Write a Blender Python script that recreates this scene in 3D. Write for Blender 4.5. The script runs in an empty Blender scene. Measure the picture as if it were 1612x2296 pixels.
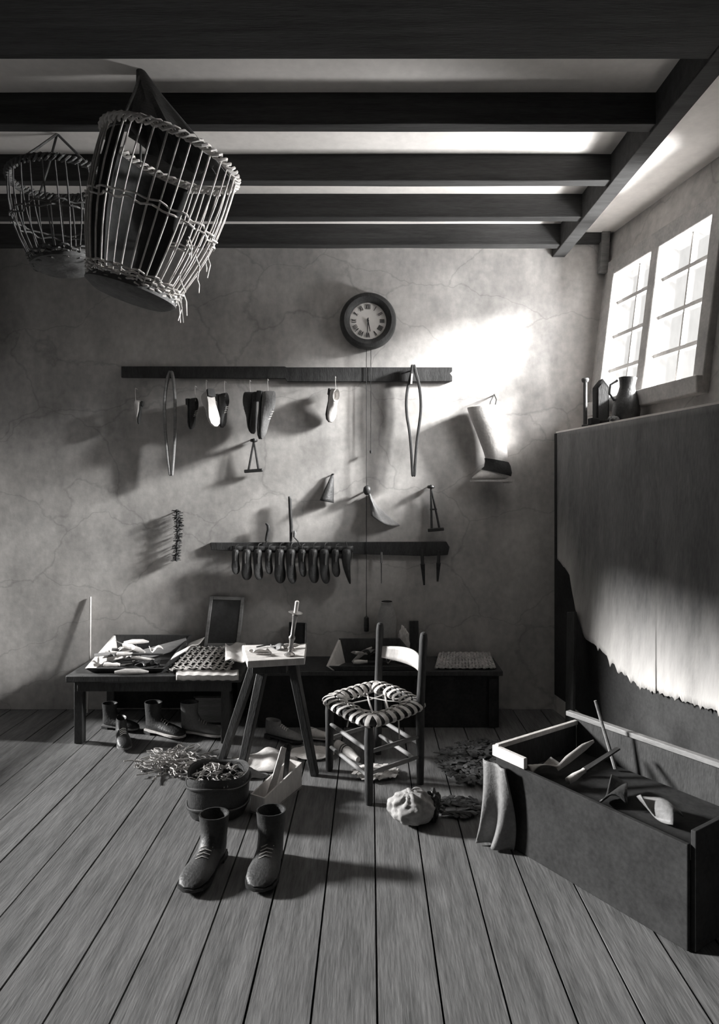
import bpy, bmesh, math, random
from mathutils import Vector, Matrix, noise
R = random.Random(7)
PI = math.pi
C = bpy.context.scene.collection
F = 1500.0            # focal length in pixels of the 1612 x 2296 frame
CX, CY, CH = 830.0, 1090.0, 1.5   # vanishing point and camera height
D = 4.5               # distance of the back wall
V = Vector

def at(px, py, d):    # the point seen at a pixel, d metres away
    return V(((px - CX) * d / F, d, CH - (py - CY) * d / F))
def fl(px, py):       # the floor point seen at a pixel
    d = CH * F / (py - CY)
    return V(((px - CX) * d / F, d, 0))

# ------------------------------------------------------------------ materials
def mat(name, g, rough=.8, var=.35, scale=6, stretch=(1, 1, 1), bump=.3, fine=60, warm=1.0, metal=0, spec=.3, wave=None):
    m = bpy.data.materials.new(name); m.use_nodes = True
    nt = m.node_tree; N = nt.nodes; L = nt.links
    b = N['Principled BSDF']
    b.inputs['Roughness'].default_value = rough
    b.inputs['Metallic'].default_value = metal
    b.inputs['Specular IOR Level'].default_value = spec
    tc = N.new('ShaderNodeTexCoord'); mp = N.new('ShaderNodeMapping')
    mp.inputs['Scale'].default_value = stretch
    L.new(tc.outputs['Object'], mp.inputs['Vector'])
    n1 = N.new('ShaderNodeTexNoise'); n1.inputs['Scale'].default_value = scale
    n1.inputs['Detail'].default_value = 8; n1.inputs['Roughness'].default_value = .62
    n2 = N.new('ShaderNodeTexNoise'); n2.inputs['Scale'].default_value = fine; n2.inputs['Detail'].default_value = 4
    L.new(mp.outputs[0], n1.inputs['Vector']); L.new(mp.outputs[0], n2.inputs['Vector'])
    cr = N.new('ShaderNodeValToRGB')
    def rgb(v):
        w = min(1, v / .6) * warm
        return (v, v * (1 - .04 * w), v * (1 - .075 * w), 1)
    cr.color_ramp.elements[0].position = .3; cr.color_ramp.elements[1].position = .72
    cr.color_ramp.elements[0].color = rgb(g * (1 - var)); cr.color_ramp.elements[1].color = rgb(min(.95, g * (1 + var)))
    mx = N.new('ShaderNodeMix'); mx.data_type = 'FLOAT'; mx.inputs[0].default_value = .35
    L.new(n1.outputs['Fac'], mx.inputs[2]); L.new(n2.outputs['Fac'], mx.inputs[3])
    L.new(mx.outputs[0], cr.inputs['Fac'])
    L.new(cr.outputs[0], b.inputs['Base Color'])
    bp = N.new('ShaderNodeBump'); bp.inputs['Strength'].default_value = bump; bp.inputs['Distance'].default_value = .01
    L.new(mx.outputs[0], bp.inputs['Height']); L.new(bp.outputs[0], b.inputs['Normal'])
    return m

M = {}
M['plaster'] = mat('lime_plaster', .52, .95, .30, 2.2, bump=.25, fine=22, spec=.1)
M['ceil'] = mat('ceiling_plaster', .80, .95, .12, 3, bump=.15, fine=30, spec=.1)
M['beam'] = mat('dark_oak', .05, .8, .5, 3, (.6, 8, 8), .4, 30, .3, spec=.2)
M['floor'] = mat('floor_boards', .13, .75, .6, 3, (7, .7, 1), .35, 18, .5, spec=.25)
M['sill'] = mat('shade_dark_wall', .04, .9, .4, 4, bump=.3, warm=.3, spec=.1)  # even dark tone in place of shade; cuts bounce off the unseen walls
M['wood'] = mat('worn_wood', .22, .65, .4, 5, (1, 1, 6), .3, 30, .6)
M['pale'] = mat('pale_wood', .62, .6, .25, 6, (4, 4, 1), .25, 40)
M['darkwood'] = mat('dark_wood', .044, .6, .5, 5, (4, 4, 1), .3, 40, .3)
M['black'] = mat('black_wood', .03, .85, .5, 6, bump=.2, warm=.2, spec=.1)
M['wicker'] = mat('wicker', .60, .6, .3, 20, bump=.3)
M['wickerdark'] = mat('dark_wicker', .11, .8, .4, 20, bump=.3, warm=.4)  # darker wicker; puts shade into the colour of the far-left basket
M['leather'] = mat('dark_leather', .034, .5, .5, 9, bump=.5, fine=90, warm=.3, spec=.4)
M['midleather'] = mat('mid_leather', .16, .55, .4, 8, bump=.5, fine=80, warm=.6, spec=.35)
M['tan'] = mat('pale_leather', .55, .6, .25, 7, bump=.4, fine=70)
M['iron'] = mat('iron', .06, .45, .4, 20, bump=.3, warm=.2, metal=.6)
M['brass'] = mat('brass', .45, .3, .3, 20, bump=.1, metal=.8)
M['dial'] = mat('dial_enamel', .80, .4, .06, 5, bump=.02)
M['ink'] = mat('dial_ink', .04, .5, .2, 10, bump=0, warm=.2)
M['straw'] = mat('straw', .40, .7, .5, 15, bump=.2)
M['scrap'] = mat('leather_offcuts', .045, .7, .7, 12, bump=.4, warm=.4)
M['cloth'] = mat('linen', .62, .9, .2, 8, bump=.4, fine=120)
M['stone'] = mat('stoneware', .33, .45, .25, 5, bump=.1)
M['frame'] = mat('window_paint', .42, .7, .3, 8, bump=.2)
M['slate'] = mat('slate_glass', .05, .35, .4, 4, bump=.05, warm=.2)
M['candle'] = mat('tallow', .7, .5, .1, 10, bump=.1)

M['wad'] = mat('wad_leather', .30, .7, .35, 10, bump=.5, fine=40)
def cracks(m):
    nt = m.node_tree; N = nt.nodes; L = nt.links; b = N['Principled BSDF']; src = b.inputs['Base Color'].links[0].from_socket
    tc = N.new('ShaderNodeTexCoord'); n = N.new('ShaderNodeTexNoise'); n.inputs['Scale'].default_value = 3; n.inputs['Detail'].default_value = 6
    ad = N.new('ShaderNodeMix'); ad.data_type = 'RGBA'; ad.blend_type = 'ADD'; ad.inputs[0].default_value = .35
    L.new(tc.outputs['Object'], n.inputs['Vector']); L.new(tc.outputs['Object'], ad.inputs[6]); L.new(n.outputs['Color'], ad.inputs[7])
    mp = N.new('ShaderNodeMapping'); mp.inputs['Scale'].default_value = (1.1, 1, 1.9); L.new(ad.outputs[2], mp.inputs[0])
    v = N.new('ShaderNodeTexVoronoi'); v.feature = 'DISTANCE_TO_EDGE'; v.inputs['Scale'].default_value = 1.0; L.new(mp.outputs[0], v.inputs['Vector'])
    r = N.new('ShaderNodeMapRange'); r.inputs['From Max'].default_value = .012; r.inputs['To Min'].default_value = .80; L.new(v.outputs['Distance'], r.inputs['Value'])
    n2 = N.new('ShaderNodeTexNoise'); n2.inputs['Scale'].default_value = 1.4; n2.inputs['Detail'].default_value = 9; n2.inputs['Roughness'].default_value = .7
    mp2 = N.new('ShaderNodeMapping'); mp2.inputs['Scale'].default_value = (1.6, 1, .7); L.new(tc.outputs['Object'], mp2.inputs[0]); L.new(mp2.outputs[0], n2.inputs['Vector'])
    r2 = N.new('ShaderNodeMapRange'); r2.inputs['From Min'].default_value = .35; r2.inputs['From Max'].default_value = .65; r2.inputs['To Min'].default_value = .68; r2.inputs['To Max'].default_value = 1.1; L.new(n2.outputs['Fac'], r2.inputs['Value'])
    mu = N.new('ShaderNodeMath'); mu.operation = 'MULTIPLY'; L.new(r.outputs[0], mu.inputs[0]); L.new(r2.outputs[0], mu.inputs[1])
    mx = N.new('ShaderNodeMix'); mx.data_type = 'RGBA'; mx.blend_type = 'MULTIPLY'; mx.inputs[0].default_value = 1
    L.new(src, mx.inputs[6]); L.new(mu.outputs[0], mx.inputs[7]); L.new(mx.outputs[2], b.inputs['Base Color'])
cracks(M['plaster'])
def glass():
    m = bpy.data.materials.new('window_glass'); m.use_nodes = True
    nt = m.node_tree; N = nt.nodes; L = nt.links; N.remove(N['Principled BSDF'])
    t = N.new('ShaderNodeBsdfTransparent'); g = N.new('ShaderNodeBsdfGlossy'); g.inputs['Roughness'].default_value = .05
    x = N.new('ShaderNodeMixShader'); x.inputs[0].default_value = .06
    n = N.new('ShaderNodeTexNoise'); n.inputs['Scale'].default_value = 9
    cr = N.new('ShaderNodeValToRGB'); cr.color_ramp.elements[0].color = (.86, .86, .86, 1); cr.color_ramp.elements[1].color = (.96, .96, .96, 1)
    L.new(n.outputs['Fac'], cr.inputs['Fac']); L.new(cr.outputs[0], t.inputs['Color'])
    L.new(t.outputs[0], x.inputs[1]); L.new(g.outputs[0], x.inputs[2])
    L.new(x.outputs[0], N['Material Output'].inputs['Surface'])
    return m
M['glass'] = glass()

# ------------------------------------------------------------------ mesh builder
class MB:
    def __init__(s): s.bm = bmesh.new()
    def hexa(s, p):   # 8 points: bottom 4 then top 4
        v = [s.bm.verts.new(q) for q in p]
        for f in ((3, 2, 1, 0), (4, 5, 6, 7), (0, 1, 5, 4), (1, 2, 6, 5), (2, 3, 7, 6), (3, 0, 4, 7)):
            s.bm.faces.new([v[i] for i in f])
        return s
    def box(s, c, size, mtx=None):
        c = V(c); hx, hy, hz = [q / 2 for q in size]
        pts = [V((x, y, z)) for z in (-hz, hz) for x, y in ((-hx, -hy), (hx, -hy), (hx, hy), (-hx, hy))]
        if mtx is not None: pts = [mtx @ q for q in pts]
        return s.hexa([c + q for q in pts])
    def bar(s, a, b, w, t, up=V((0, 0, 1)), w2=None, t2=None):   # rectangular bar from a to b
        a = V(a); b = V(b); d = (b - a).normalized(); up = V(up)
        if abs(d.dot(up)) > .98: up = V((0, 1, 0))
        x = d.cross(up).normalized(); y = x.cross(d).normalized()
        w2 = w if w2 is None else w2; t2 = t if t2 is None else t2
        p = []
        for q, ww, tt in ((a, w, t), (b, w2, t2)):
            for i, j in ((-1, -1), (1, -1), (1, 1), (-1, 1)): p.append(q + x * i * ww / 2 + y * j * tt / 2)
        return s.hexa(p)
    def rings(s, rs, cap=(True, True), close=False):
        vr = [[s.bm.verts.new(q) for q in r] for r in rs]
        n = len(vr[0]); k = len(vr)
        for i in range(k if close else k - 1):
            a, b = vr[i], vr[(i + 1) % k]
            for j in range(n):
                try: s.bm.faces.new((a[j], a[(j + 1) % n], b[(j + 1) % n], b[j]))
                except ValueError: pass
        if not close:
            if cap[0]: s.bm.faces.new(vr[0][::-1])
            if cap[1]: s.bm.faces.new(vr[-1])
        return s
    def tube(s, pts, r, n=8, flat=1.0, nrm=None, close=False):   # swept ellipse; r number or list
        pts = [V(p) for p in pts]; k = len(pts); rs = []
        ref = V(nrm) if nrm is not None else None
        for i, p in enumerate(pts):
            if close: d = (pts[(i + 1) % k] - pts[i - 1]).normalized()
            else: d = (pts[min(i + 1, k - 1)] - pts[max(i - 1, 0)]).normalized()
            if ref is None: ref = V((0, 1, 0)) if abs(d.y) < .8 else V((1, 0, 0))
            x = d.cross(ref)
            if x.length < 1e-5: x = d.orthogonal()
            x.normalize(); y = x.cross(d).normalized()
            if nrm is None: ref = y
            rr = r[i] if isinstance(r, (list, tuple)) else r
            rs.append([p + (x * math.cos(2 * PI * j / n) + y * math.sin(2 * PI * j / n) * flat) * rr for j in range(n)])
        return s.rings(rs, close=close)
    def lathe(s, prof, o=(0, 0, 0), axis=(0, 0, 1), n=20):  # prof = (radius, height)
        o = V(o); z = V(axis).normalized(); x = z.orthogonal().normalized(); y = z.cross(x)
        return s.rings([[o + z * h + (x * math.cos(2 * PI * j / n) + y * math.sin(2 * PI * j / n)) * max(r, 1e-4) for j in range(n)] for r, h in prof])
    def loft(s, secs, o, fx, lat, n=14, sup=1.0):    # secs: (A, B, halfwidth) sagittal points; fx maps (u, v) to a point, lat is the sideways unit
        rs = []
        for A, B, w in secs:
            a = fx(*A); b = fx(*B); c = (a + b) / 2; h = (a - b) / 2
            rs.append([c + h * math.cos(2 * PI * j / n) + V(lat) * w * math.sin(2 * PI * j / n) for j in range(n)])
        return s.rings(rs)
    def prism(s, outline, off):      # outline of points, extruded by vector off
        off = V(off); return s.rings([[V(p) for p in outline], [V(p) + off for p in outline]])
    def sheet(s, fn, nu, nv):
        g = [[s.bm.verts.new(fn(i / nu, j / nv)) for j in range(nv + 1)] for i in range(nu + 1)]
        for i in range(nu):
            for j in range(nv): s.bm.faces.new((g[i][j], g[i + 1][j], g[i + 1][j + 1], g[i][j + 1]))
        return s
    def blob(s, c, r, amp=.2, fr=3, sub=3, seed=0, sq=None):
        m = bmesh.ops.create_icosphere(s.bm, subdivisions=sub, radius=1)
        for v in m['verts']:
            d = v.co.normalized(); k = 1 + amp * noise.fractal(d * fr + V((seed, seed * 2, 0)), .9, 2, 4)
            if sq: k += sq * math.sin(9 * math.atan2(d.y + .15, d.x + .1) + 3 * noise.noise(d * 2)) * (.3 + .7 * max(0, d.z)) + .35 * max(0, d.z - .8)
            v.co = V(c) + V((d.x * r[0] * k, d.y * r[1] * k, d.z * r[2] * k))
        return s
    def build(s, name, m, parent=None, smooth=True, solid=0, bevel=0, local=False, sub=0):
        bm = s.bm
        bmesh.ops.recalc_face_normals(bm, faces=bm.faces)
        me = bpy.data.meshes.new(name)
        if parent is not None and not local:
            bpy.context.view_layer.update() if False else None
            inv = parent.matrix_basis.inverted() if parent.parent is None else (parent.parent.matrix_basis @ parent.matrix_basis).inverted()
            bm.transform(inv)
        bm.to_mesh(me); bm.free()
        me.materials.append(M[m] if isinstance(m, str) else m)
        if smooth:
            for p in me.polygons: p.use_smooth = True
            if smooth == 2: pass
            else:
             try: me.set_sharp_from_angle(angle=math.radians(38))
             except Exception: pass
        o = bpy.data.objects.new(name, me); C.objects.link(o)
        if parent is not None: o.parent = parent
        if solid:
            q = o.modifiers.new('solid', 'SOLIDIFY'); q.thickness = solid; q.offset = 0
        if bevel:
            q = o.modifiers.new('bevel', 'BEVEL'); q.width = bevel; q.segments = 2; q.limit_method = 'ANGLE'
        if sub:
            q = o.modifiers.new('sub', 'SUBSURF'); q.levels = sub; q.render_levels = sub
        return o

def tag(o, label, cat, group=None, kind=None):
    if label: o['label'] = label
    if cat: o['category'] = cat
    if group: o['group'] = group
    if kind: o['kind'] = kind
    return o
def thing(name, label, cat, loc=(0, 0, 0), rot=None, group=None):
    o = bpy.data.objects.new(name, None); C.objects.link(o); o.empty_display_size = .05
    o.location = loc
    if rot is not None: o.rotation_euler = rot
    o.matrix_basis  # noqa
    return tag(o, label, cat, group)
def copy_tree(o, label=None, loc=None, rot=None, scale=None):
    def rec(s, par):
        c = s.copy(); C.objects.link(c)
        if par is not None: c.parent = par
        for ch in KIDS.get(s.name, []): KIDS.setdefault(c.name, []).append(rec(ch, c))
        return c
    KIDS = {}
    for q in bpy.data.objects:
        if q.parent is not None: KIDS.setdefault(q.parent.name, []).append(q)
    c = rec(o, None)
    if label: c['label'] = label
    if loc is not None: c.location = loc
    if rot is not None: c.rotation_euler = rot
    if scale is not None: c.scale = (scale,) * 3
    return c
def S(o): o['kind'] = 'structure'; return o
def W(px, py, off=0): return at(px, py, D - off)

# ------------------------------------------------------------------ the room
HJ = CH + 1.55            # underside of the joists
HC = HJ + .135            # ceiling
XL = -2.62                # left wall
YB = -1.6                 # wall behind the camera
def xr(d, z=2.4): return 1.515 + .16 * (D - d) + .12 * (z - 2.4)     # right wall, a little splayed and leaning
def xs(d): return 1.239 + .16 * (D - d)                               # face of the thick wall under the window
ZS = 1.854                # its top
# floor: boards running away from the camera
m = MB()
b0 = .02 - .187 * 16
k = 0
x = b0
while x < 2.5:
    w = .187
    dz = R.uniform(-.0015, .0015)
    y0 = YB
    m.box(((x + w / 2), (YB + D) / 2, -.02 + dz), (w - .0065, D - YB + .1, .04))
    x += w; k += 1
m.box((-.2, 1.45, -.06), (5.2, 6.4, .03))
S(m.build('floor', 'floor', smooth=False))
# wall at the back
wb = MB()
wb.box(((XL + 1.6) / 2, D + .06, 1.6), (1.6 - XL + .1, .12, 3.4))
S(wb.build('wall_back', 'plaster'))
# ceiling
S(MB().prism([V((XL - .1, YB - .1, HC)), V((xr(YB, HC) + .08, YB - .1, HC)), V((xr(D, HC) + .08, D + .1, HC)), V((XL - .1, D + .1, HC))], (0, 0, .08)).build('ceiling', 'ceil', smooth=False))
# left wall with an unseen opening, made wide so the sun reaches the foreground
OY0, OY1, OZ0, OZ1 = 1.2, 4.47, .30, 2.28
m = MB()
for y0, y1, z0, z1 in ((YB, OY0, 0, 3.3), (OY1, D + .1, 0, 3.3), (OY0, OY1, 0, OZ0), (OY0, OY1, OZ1, 3.3)):
    m.box((XL - .06, (y0 + y1) / 2, (z0 + z1) / 2), (.12, y1 - y0, z1 - z0))
S(m.build('wall_left', 'sill'))
S(MB().box((0, YB - .06, 1.6), (6.6, .12, 3.4)).build('wall_front', 'sill'))
# right wall, in pieces round the window
WD0, WD1 = 4.335, 3.34       # far and near ends of the window
WZ0, WZ1 = 2.02, 2.90
def rw(mb, d0, d1, z0, z1, t=.05, x0=0):
    p = []
    for z in (z0, z1):
        for d, o in ((d0, 0), (d0, t), (d1, t), (d1, 0)): p.append(V((xr(d, z) + o + x0, d, z)))
    mb.hexa(p)
m = MB()
rw(m, D + .1, WD0, 0, 3.3); rw(m, WD1, YB - .1, 0, 3.3); rw(m, WD0, WD1, 0, WZ0); rw(m, WD0, WD1, WZ1, 3.3)
S(m.build('wall_right', 'plaster'))
# thick wall below the window, its flat top is the ledge
m = MB()
p = []
for z in (0, ZS):
    for d, q in ((D + .05, 0), (D + .05, 1), (0.2, 1), (0.2, 0)):
        p.append(V((xs(d) if not q else xr(d, 0) + .02, d, z)))
m.hexa(p)
S(m.build('wall_sill', 'sill', bevel=.015))
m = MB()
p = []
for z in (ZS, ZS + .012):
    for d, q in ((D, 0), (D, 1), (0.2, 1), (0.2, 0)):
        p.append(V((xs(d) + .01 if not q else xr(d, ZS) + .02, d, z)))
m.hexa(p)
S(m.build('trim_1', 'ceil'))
# window: frame, two lights (near one added for brightness), glazing bars
fw = S(bpy.data.objects.new('window_1', None)); C.objects.link(fw)
def wp(d, z, off=0): return V((xr(d, z) + off, d, z))
m = MB()
def wbar(mb, d0, z0, d1, z1, wd, dep, off=0):   # bar in the plane of the leaning wall
    a = wp(d0, z0, off); b = wp(d1, z1, off)
    mb.bar(a, b, wd, dep, up=V((1, .16, 0)))
wbar(m, WD0 + .015, WZ0 - .06, WD0 + .015, WZ1 + .05, .085, .08)
wbar(m, WD1 - .02, WZ0 - .06, WD1 - .02, WZ1 + .05, .085, .08)
wbar(m, WD0 + .05, WZ1 + .015, WD1 - .06, WZ1 + .015, .10, .08)
wbar(m, WD0 + .05, WZ0 - .02, WD1 - .06, WZ0 - .02, .09, .14)
m.build('window_frame', 'frame', fw, bevel=.006)
MUL = 3.86
m = MB(); wbar(m, MUL, WZ0, MUL, WZ1, .075, .09, .01); m.build('mullion', 'frame', fw, bevel=.006)
for a0, a1 in ((WD0 - .02, MUL + .03), (MUL - .03, WD1 + .02)):
    m = MB()
    for k in (1, 2, 3): z = WZ0 + (WZ1 - WZ0) * k / 4; wbar(m, a0, z, a1, z, .022, .03, .03)
    md = (a0 + a1) / 2; wbar(m, md, WZ0, md, WZ1, .014, .025, .032)
    m.build('glazing_bars', 'frame', fw)
    q = MB(); q.prism([wp(a0, WZ0, .035), wp(a1, WZ0, .035), wp(a1, WZ1, .035), wp(a0, WZ1, .035)], (.003, 0, 0))
    q.build('pane', 'glass', fw, smooth=False)
# ceiling joists and the trimmer on the right
XB0, XB1 = 1.222, 1.308
ys = []
for i, (py) in enumerate((130, 278, 405, 487, 549)):
    d = 1.55 * F / (CY - py); ys.append(d)
    m = MB()
    nseg = 24; x0 = XL - .05; rs = []
    for s_ in range(nseg + 1):
        xx = x0 + (XB0 + .02 - x0) * s_ / nseg
        w1 = .004 * noise.noise(V((xx * 2, i * 3.1, 0))); w2 = .004 * noise.noise(V((xx * 2, i * 3.1, 9)))
        rs.append([V((xx, d + w1, HJ + w2)), V((xx, d + .066 + w2, HJ + w1)), V((xx, d + .066 + w2, HC + .01)), V((xx, d + w1, HC + .01))])
    if i == 0: m = MB(); m.box(((XL + 2.2) / 2, d - .22, (HJ + HC) / 2), (2.2 - XL, .44, HC - HJ + .01))
    else: m.rings(rs)
    S(m.build('trim_%d' % (i + 2), 'beam', bevel=.004))
m = MB(); m.box(((XB0 + XB1) / 2, (D + ys[0] - .1) / 2, (HJ + HC) / 2 - .002), (XB1 - XB0, D - ys[0] + .1, HC - HJ + .018))
S(m.build('trim_7', 'beam', bevel=.004))
for i in (-1, -2, -3, -4):
    d = ys[0] - .45 + .45 * i
    S(MB().box(((XL + XB0) / 2, d, (HJ + HC) / 2), (XB0 - XL, .066, HC - HJ)).build('trim_%d' % (7 - i), 'beam', bevel=.004))
# wall plate and short post in the corner over the window
m = MB()
a = at(1255, 531, D - .03); b = at(1366, 531, D - .03); m.bar(a, b, .06, .085)
S(m.build('trim_12', 'beam', bevel=.004))
m = MB(); a = at(1357, 516, D - .05); b = at(1351, 612, D - .05); m.bar(a, b, .055, .06)
S(m.build('trim_13', 'wood', bevel=.004))

# ------------------------------------------------------------------ wall clock
c0 = W(825, 723)
ck = thing('wall_clock', 'round wall clock with dark wooden surround and white dial above the tool rail', 'clock', c0)
ax = V((0, -1, 0)); RO = .188
MB().lathe([(RO - .012, .002), (RO, .012), (RO, .05), (RO - .008, .066), (RO - .03, .074), (RO - .052, .066), (RO - .064, .05), (RO - .064, .035), (.0, .034)], c0, ax, 48).build('case', 'darkwood', ck)
dial = MB().lathe([(RO - .065, .036), (RO - .066, .040), (.001, .0405)], c0, ax, 48).build('dial', 'dial', ck)
rom = ['XII', 'I', 'II', 'III', 'IIII', 'V', 'VI', 'VII', 'VIII', 'IX', 'X', 'XI']
def dialpt(r, a, u=0, h=.043):
    rad = V((math.sin(a), 0, math.cos(a))); tan = V((math.cos(a), 0, -math.sin(a)))
    return c0 + ax * h + rad * r + tan * u
for i, tx in enumerate(rom):
    m = MB(); a = i * PI / 6; ws = [{'I': .0085, 'V': .017, 'X': .018}[q] for q in tx]; u = -sum(ws) / 2
    for q, w in zip(tx, ws):
        c = u + w / 2; u += w; r0, r1 = .078, .110
        st = {'I': [(c, c)], 'V': [(c, c - .006), (c, c + .006)], 'X': [(c - .006, c + .006), (c + .006, c - .006)]}[q]
        for n_, (ua, ub) in enumerate(st):
            m.bar(dialpt(r0, a, ua), dialpt(r1, a, ub), .0042 if n_ == 0 else .0028, .0012, up=ax)
    m.build('numeral', 'ink', dial, smooth=False)
m = MB(); m.bar(dialpt(-.015, math.radians(168), 0, .046), dialpt(.072, math.radians(168), 0, .046), .010, .002, up=ax, w2=.004); m.build('hour_hand', 'ink', ck)
m = MB(); m.bar(dialpt(-.02, math.radians(184), 0, .049), dialpt(.104, math.radians(184), 0, .049), .007, .002, up=ax, w2=.003); m.lathe([(.007, .041), (.007, .052), (.001, .053)], c0, ax, 12); m.build('minute_hand', 'ink', ck)
for px, py1 in ((821.5, 1385), (831.5, 1010)):
    m = MB(); p0 = at(px, 780, D - .035); p1 = at(px, py1, D - .035)
    m.tube([p0.lerp(p1, t / 20) + V((.0008 * (-1) ** t, 0, 0)) for t in range(21)], .0022, 6); m.build('chain', 'iron', ck)
m = MB(); p1 = at(821.5, 1385, D - .035); m.lathe([(.004, .01), (.016, 0), (.018, -.05), (.016, -.09), (.004, -.095)], p1, (0, 0, 1)); m.build('weight', 'iron', ck)
m = MB(); p1 = at(831.5, 1010, D - .035); m.lathe([(.003, .004), (.009, -.004), (.006, -.02)], p1, (0, 0, 1), 10); m.build('ring', 'iron', ck)

# ------------------------------------------------------------------ upper rail
m = MB()
ol = [(275, 823), (640, 823), (643, 825), (1013, 825), (1013, 834), (1008, 838), (1013, 845), (1013, 856), (960, 857), (645, 857), (640, 850), (275, 848)]
m.prism([W(x, y, .0) for x, y in ol], (0, -.028, 0))
ra = m.build('tool_rail', 'darkwood', smooth=False, bevel=.003)
tag(ra, 'long dark wooden rail under the clock with a notched right end', 'rail')
def peg(p, l=.06, r=.005): return MB().tube([p + V((0, .0028, 0)), p + V((0, -l, .006))], [r, r * .8], 8)

# ------------------------------------------------------------------ stitching clams
def clam(lp, rp, off, w, dep, mt, label):
    o = thing('stitching_clam', label, 'clamp', W(lp[0][0], lp[0][1], off))
    for pts in (lp, rp):
        P = [W(x, y, off) for x, y in pts]; rs = []
        Q = []
        for i in range(len(P) - 1):     # catmull-rom
            a, b, c, d = P[max(i - 1, 0)], P[i], P[i + 1], P[min(i + 2, len(P) - 1)]
            for t in (0, .25, .5, .75):
                Q.append(.5 * (2 * b + (c - a) * t + (2 * a - 5 * b + 4 * c - d) * t * t + (3 * b - a - 3 * c + d) * t ** 3))
        Q.append(P[-1])
        for i, q in enumerate(Q):
            t = i / (len(Q) - 1); ww = w * (1 if t < .8 else 1.1) / 2; dd = dep * (.8 + .5 * t) / 2
            tg = (Q[min(i + 1, len(Q) - 1)] - Q[max(i - 1, 0)]).normalized(); n = V((0, 1, 0)).cross(tg).normalized()
            rs.append([q + n * ww * .9 - V((0, dd, 0)), q + n * ww + V((0, -dd * .6, 0)), q + n * ww + V((0, dd, 0)), q - n * ww + V((0, dd, 0)), q - n * ww - V((0, dd * .6, 0)), q - n * ww * .9 - V((0, dd, 0))])
        MB().rings(rs).build('stave', mt, o, sub=1)
    return o
c1 = clam([(925, 1070), (922, 1010), (918, 968), (912, 930), (911, 895), (915, 865), (922, 840), (924.5, 818)],
          [(929, 1070), (933, 1008), (938, 965), (943, 925), (943, 893), (939, 862), (933, 840), (927.5, 818)], .075, .019, .045, 'darkwood',
          'long dark pair of wooden stitching clams hung at right end of upper rail')
MB().bar(W(924, 838, .102), W(922, 861, .102), .012, .012, up=V((0, -1, 0))).build('jaw_pad', 'tan', c1)
peg(W(926, 830, .0262), .07).build('hanging_nail', 'iron', c1)
c2 = clam([(382, 1068), (376, 1022), (371, 965), (369, 915), (371, 880), (376, 850), (383, 832)],
          [(386, 1068), (390, 1020), (393, 965), (393, 912), (392, 880), (389, 850), (385, 832)], .075, .015, .04, 'wood',
          'slim pair of wooden stitching clams at left end of upper rail, edge catching light')
peg(W(384, 838, .0262), .07).build('hanging_nail', 'iron', c2)

# ------------------------------------------------------------------ shoes
def shoe_parts(o, fx, lat, mt, L=.27, shaft=.0, soft=1, lace=True, sole_m='darkwood', wid=1.0, local=True, side_seam=False):
    """a shoe or boot: u forward from heel, v up; fx maps (u, v)"""
    s = L / .27; h = .085 + shaft
    top = []
    if shaft > .05:
        top = [((.085, .08 + shaft * .55), (.005, .08 + shaft * .5), .030 * wid), ((.092, h), (-.002, h), .038 * wid), ((.10, h + .002), (-.008, h), .042 * wid)]
        secs = [((.08, .09 + shaft * .3), (.012, .09 + shaft * .3), .024 * wid)] + top + [((.094, .085 + shaft * .5), (-.004, .08 + shaft * .5), .039 * wid), ((.098, .105), (-.002, .075), .036 * wid)]
    else:
        secs = [((.085, .05), (.03, .05), .018 * wid), ((.098, h - .008), (.004, h - .006), .026 * wid), ((.104, h - .004), (-.002, h), .030 * wid), ((.108, .078), (-.004, .062), .034 * wid)]
    secs += [((.118, .080), (-.004, .035), .036 * wid), ((.135, .072), (.000, .014), .036 * wid), ((.165, .060), (.06, .012), .038 * wid), ((.20, .050), (.15, .012), .043 * wid),
             ((.235, .040), (.21, .012), .041 * wid), ((.258, .030), (.25, .012), .030 * wid), ((.268, .022), (.266, .013), .014 * wid)]
    secs = [((a[0] * s, a[1] * s), (b[0] * s, b[1] * s), w * s) for a, b, w in secs]
    m = MB(); m.loft(secs, None, fx, lat, 16); upp = m.build('upper', mt, o, local=local)
    ou = [(-.004, .0), (.0, .026), (.05, .032), (.10, .030), (.16, .040), (.21, .045), (.25, .036), (.272, .012)]
    ou = [(u * s, w * s * wid) for u, w in ou]; pts = [(u, w) for u, w in ou] + [(u, -w) for u, w in ou[::-1][:-1]]
    m = MB(); m.rings([[fx(u, v * s) + V(lat) * w for u, w in pts] for v in (0.004, .015)]); so_le = m.build('sole', sole_m, o, local=local)
    m = MB(); hp = [(-.004, -.020), (.0, -.028), (.05, -.031), (.058, 0), (.05, .031), (.0, .028), (-.004, .02)]
    m.rings([[fx(u * s, v * s) + V(lat) * w * s * wid for u, w in hp] for v in (-.012, .006)]); m.build('heel', 'darkwood', so_le, local=local)
    if lace:
        m = MB()
        for k in range(4):
            u = .112 + .014 * k; v = .0835 - .006 * k + (.0 if shaft < .05 else 0)
            m.tube([fx(u * s - .004, (v - .006) * s) + V(lat) * .018 * wid, fx(u * s, (v + .001) * s), fx(u * s + .006, (v - .008) * s) - V(lat) * .018 * wid], .0022, 6)
        m.build('laces', 'tan', upp, local=local)

# standing footwear prototype builders (local: forward +X, up Z); heel raises 12 mm
def boot(name, label, cat, loc, rz, mt='leather', L=.27, shaft=.06, sole_m='darkwood', group=None, lace=True, wid=1.0, tilt=(0, 0)):
    o = thing(name, label, cat, V(loc) + V((0, 0, .012 * L / .27)), (tilt[0], tilt[1], rz), group)
    shoe_parts(o, lambda u, v: V((u, 0, v)), V((0, 1, 0)), mt, L, shaft, 1, lace, sole_m, wid)
    return o

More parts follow.
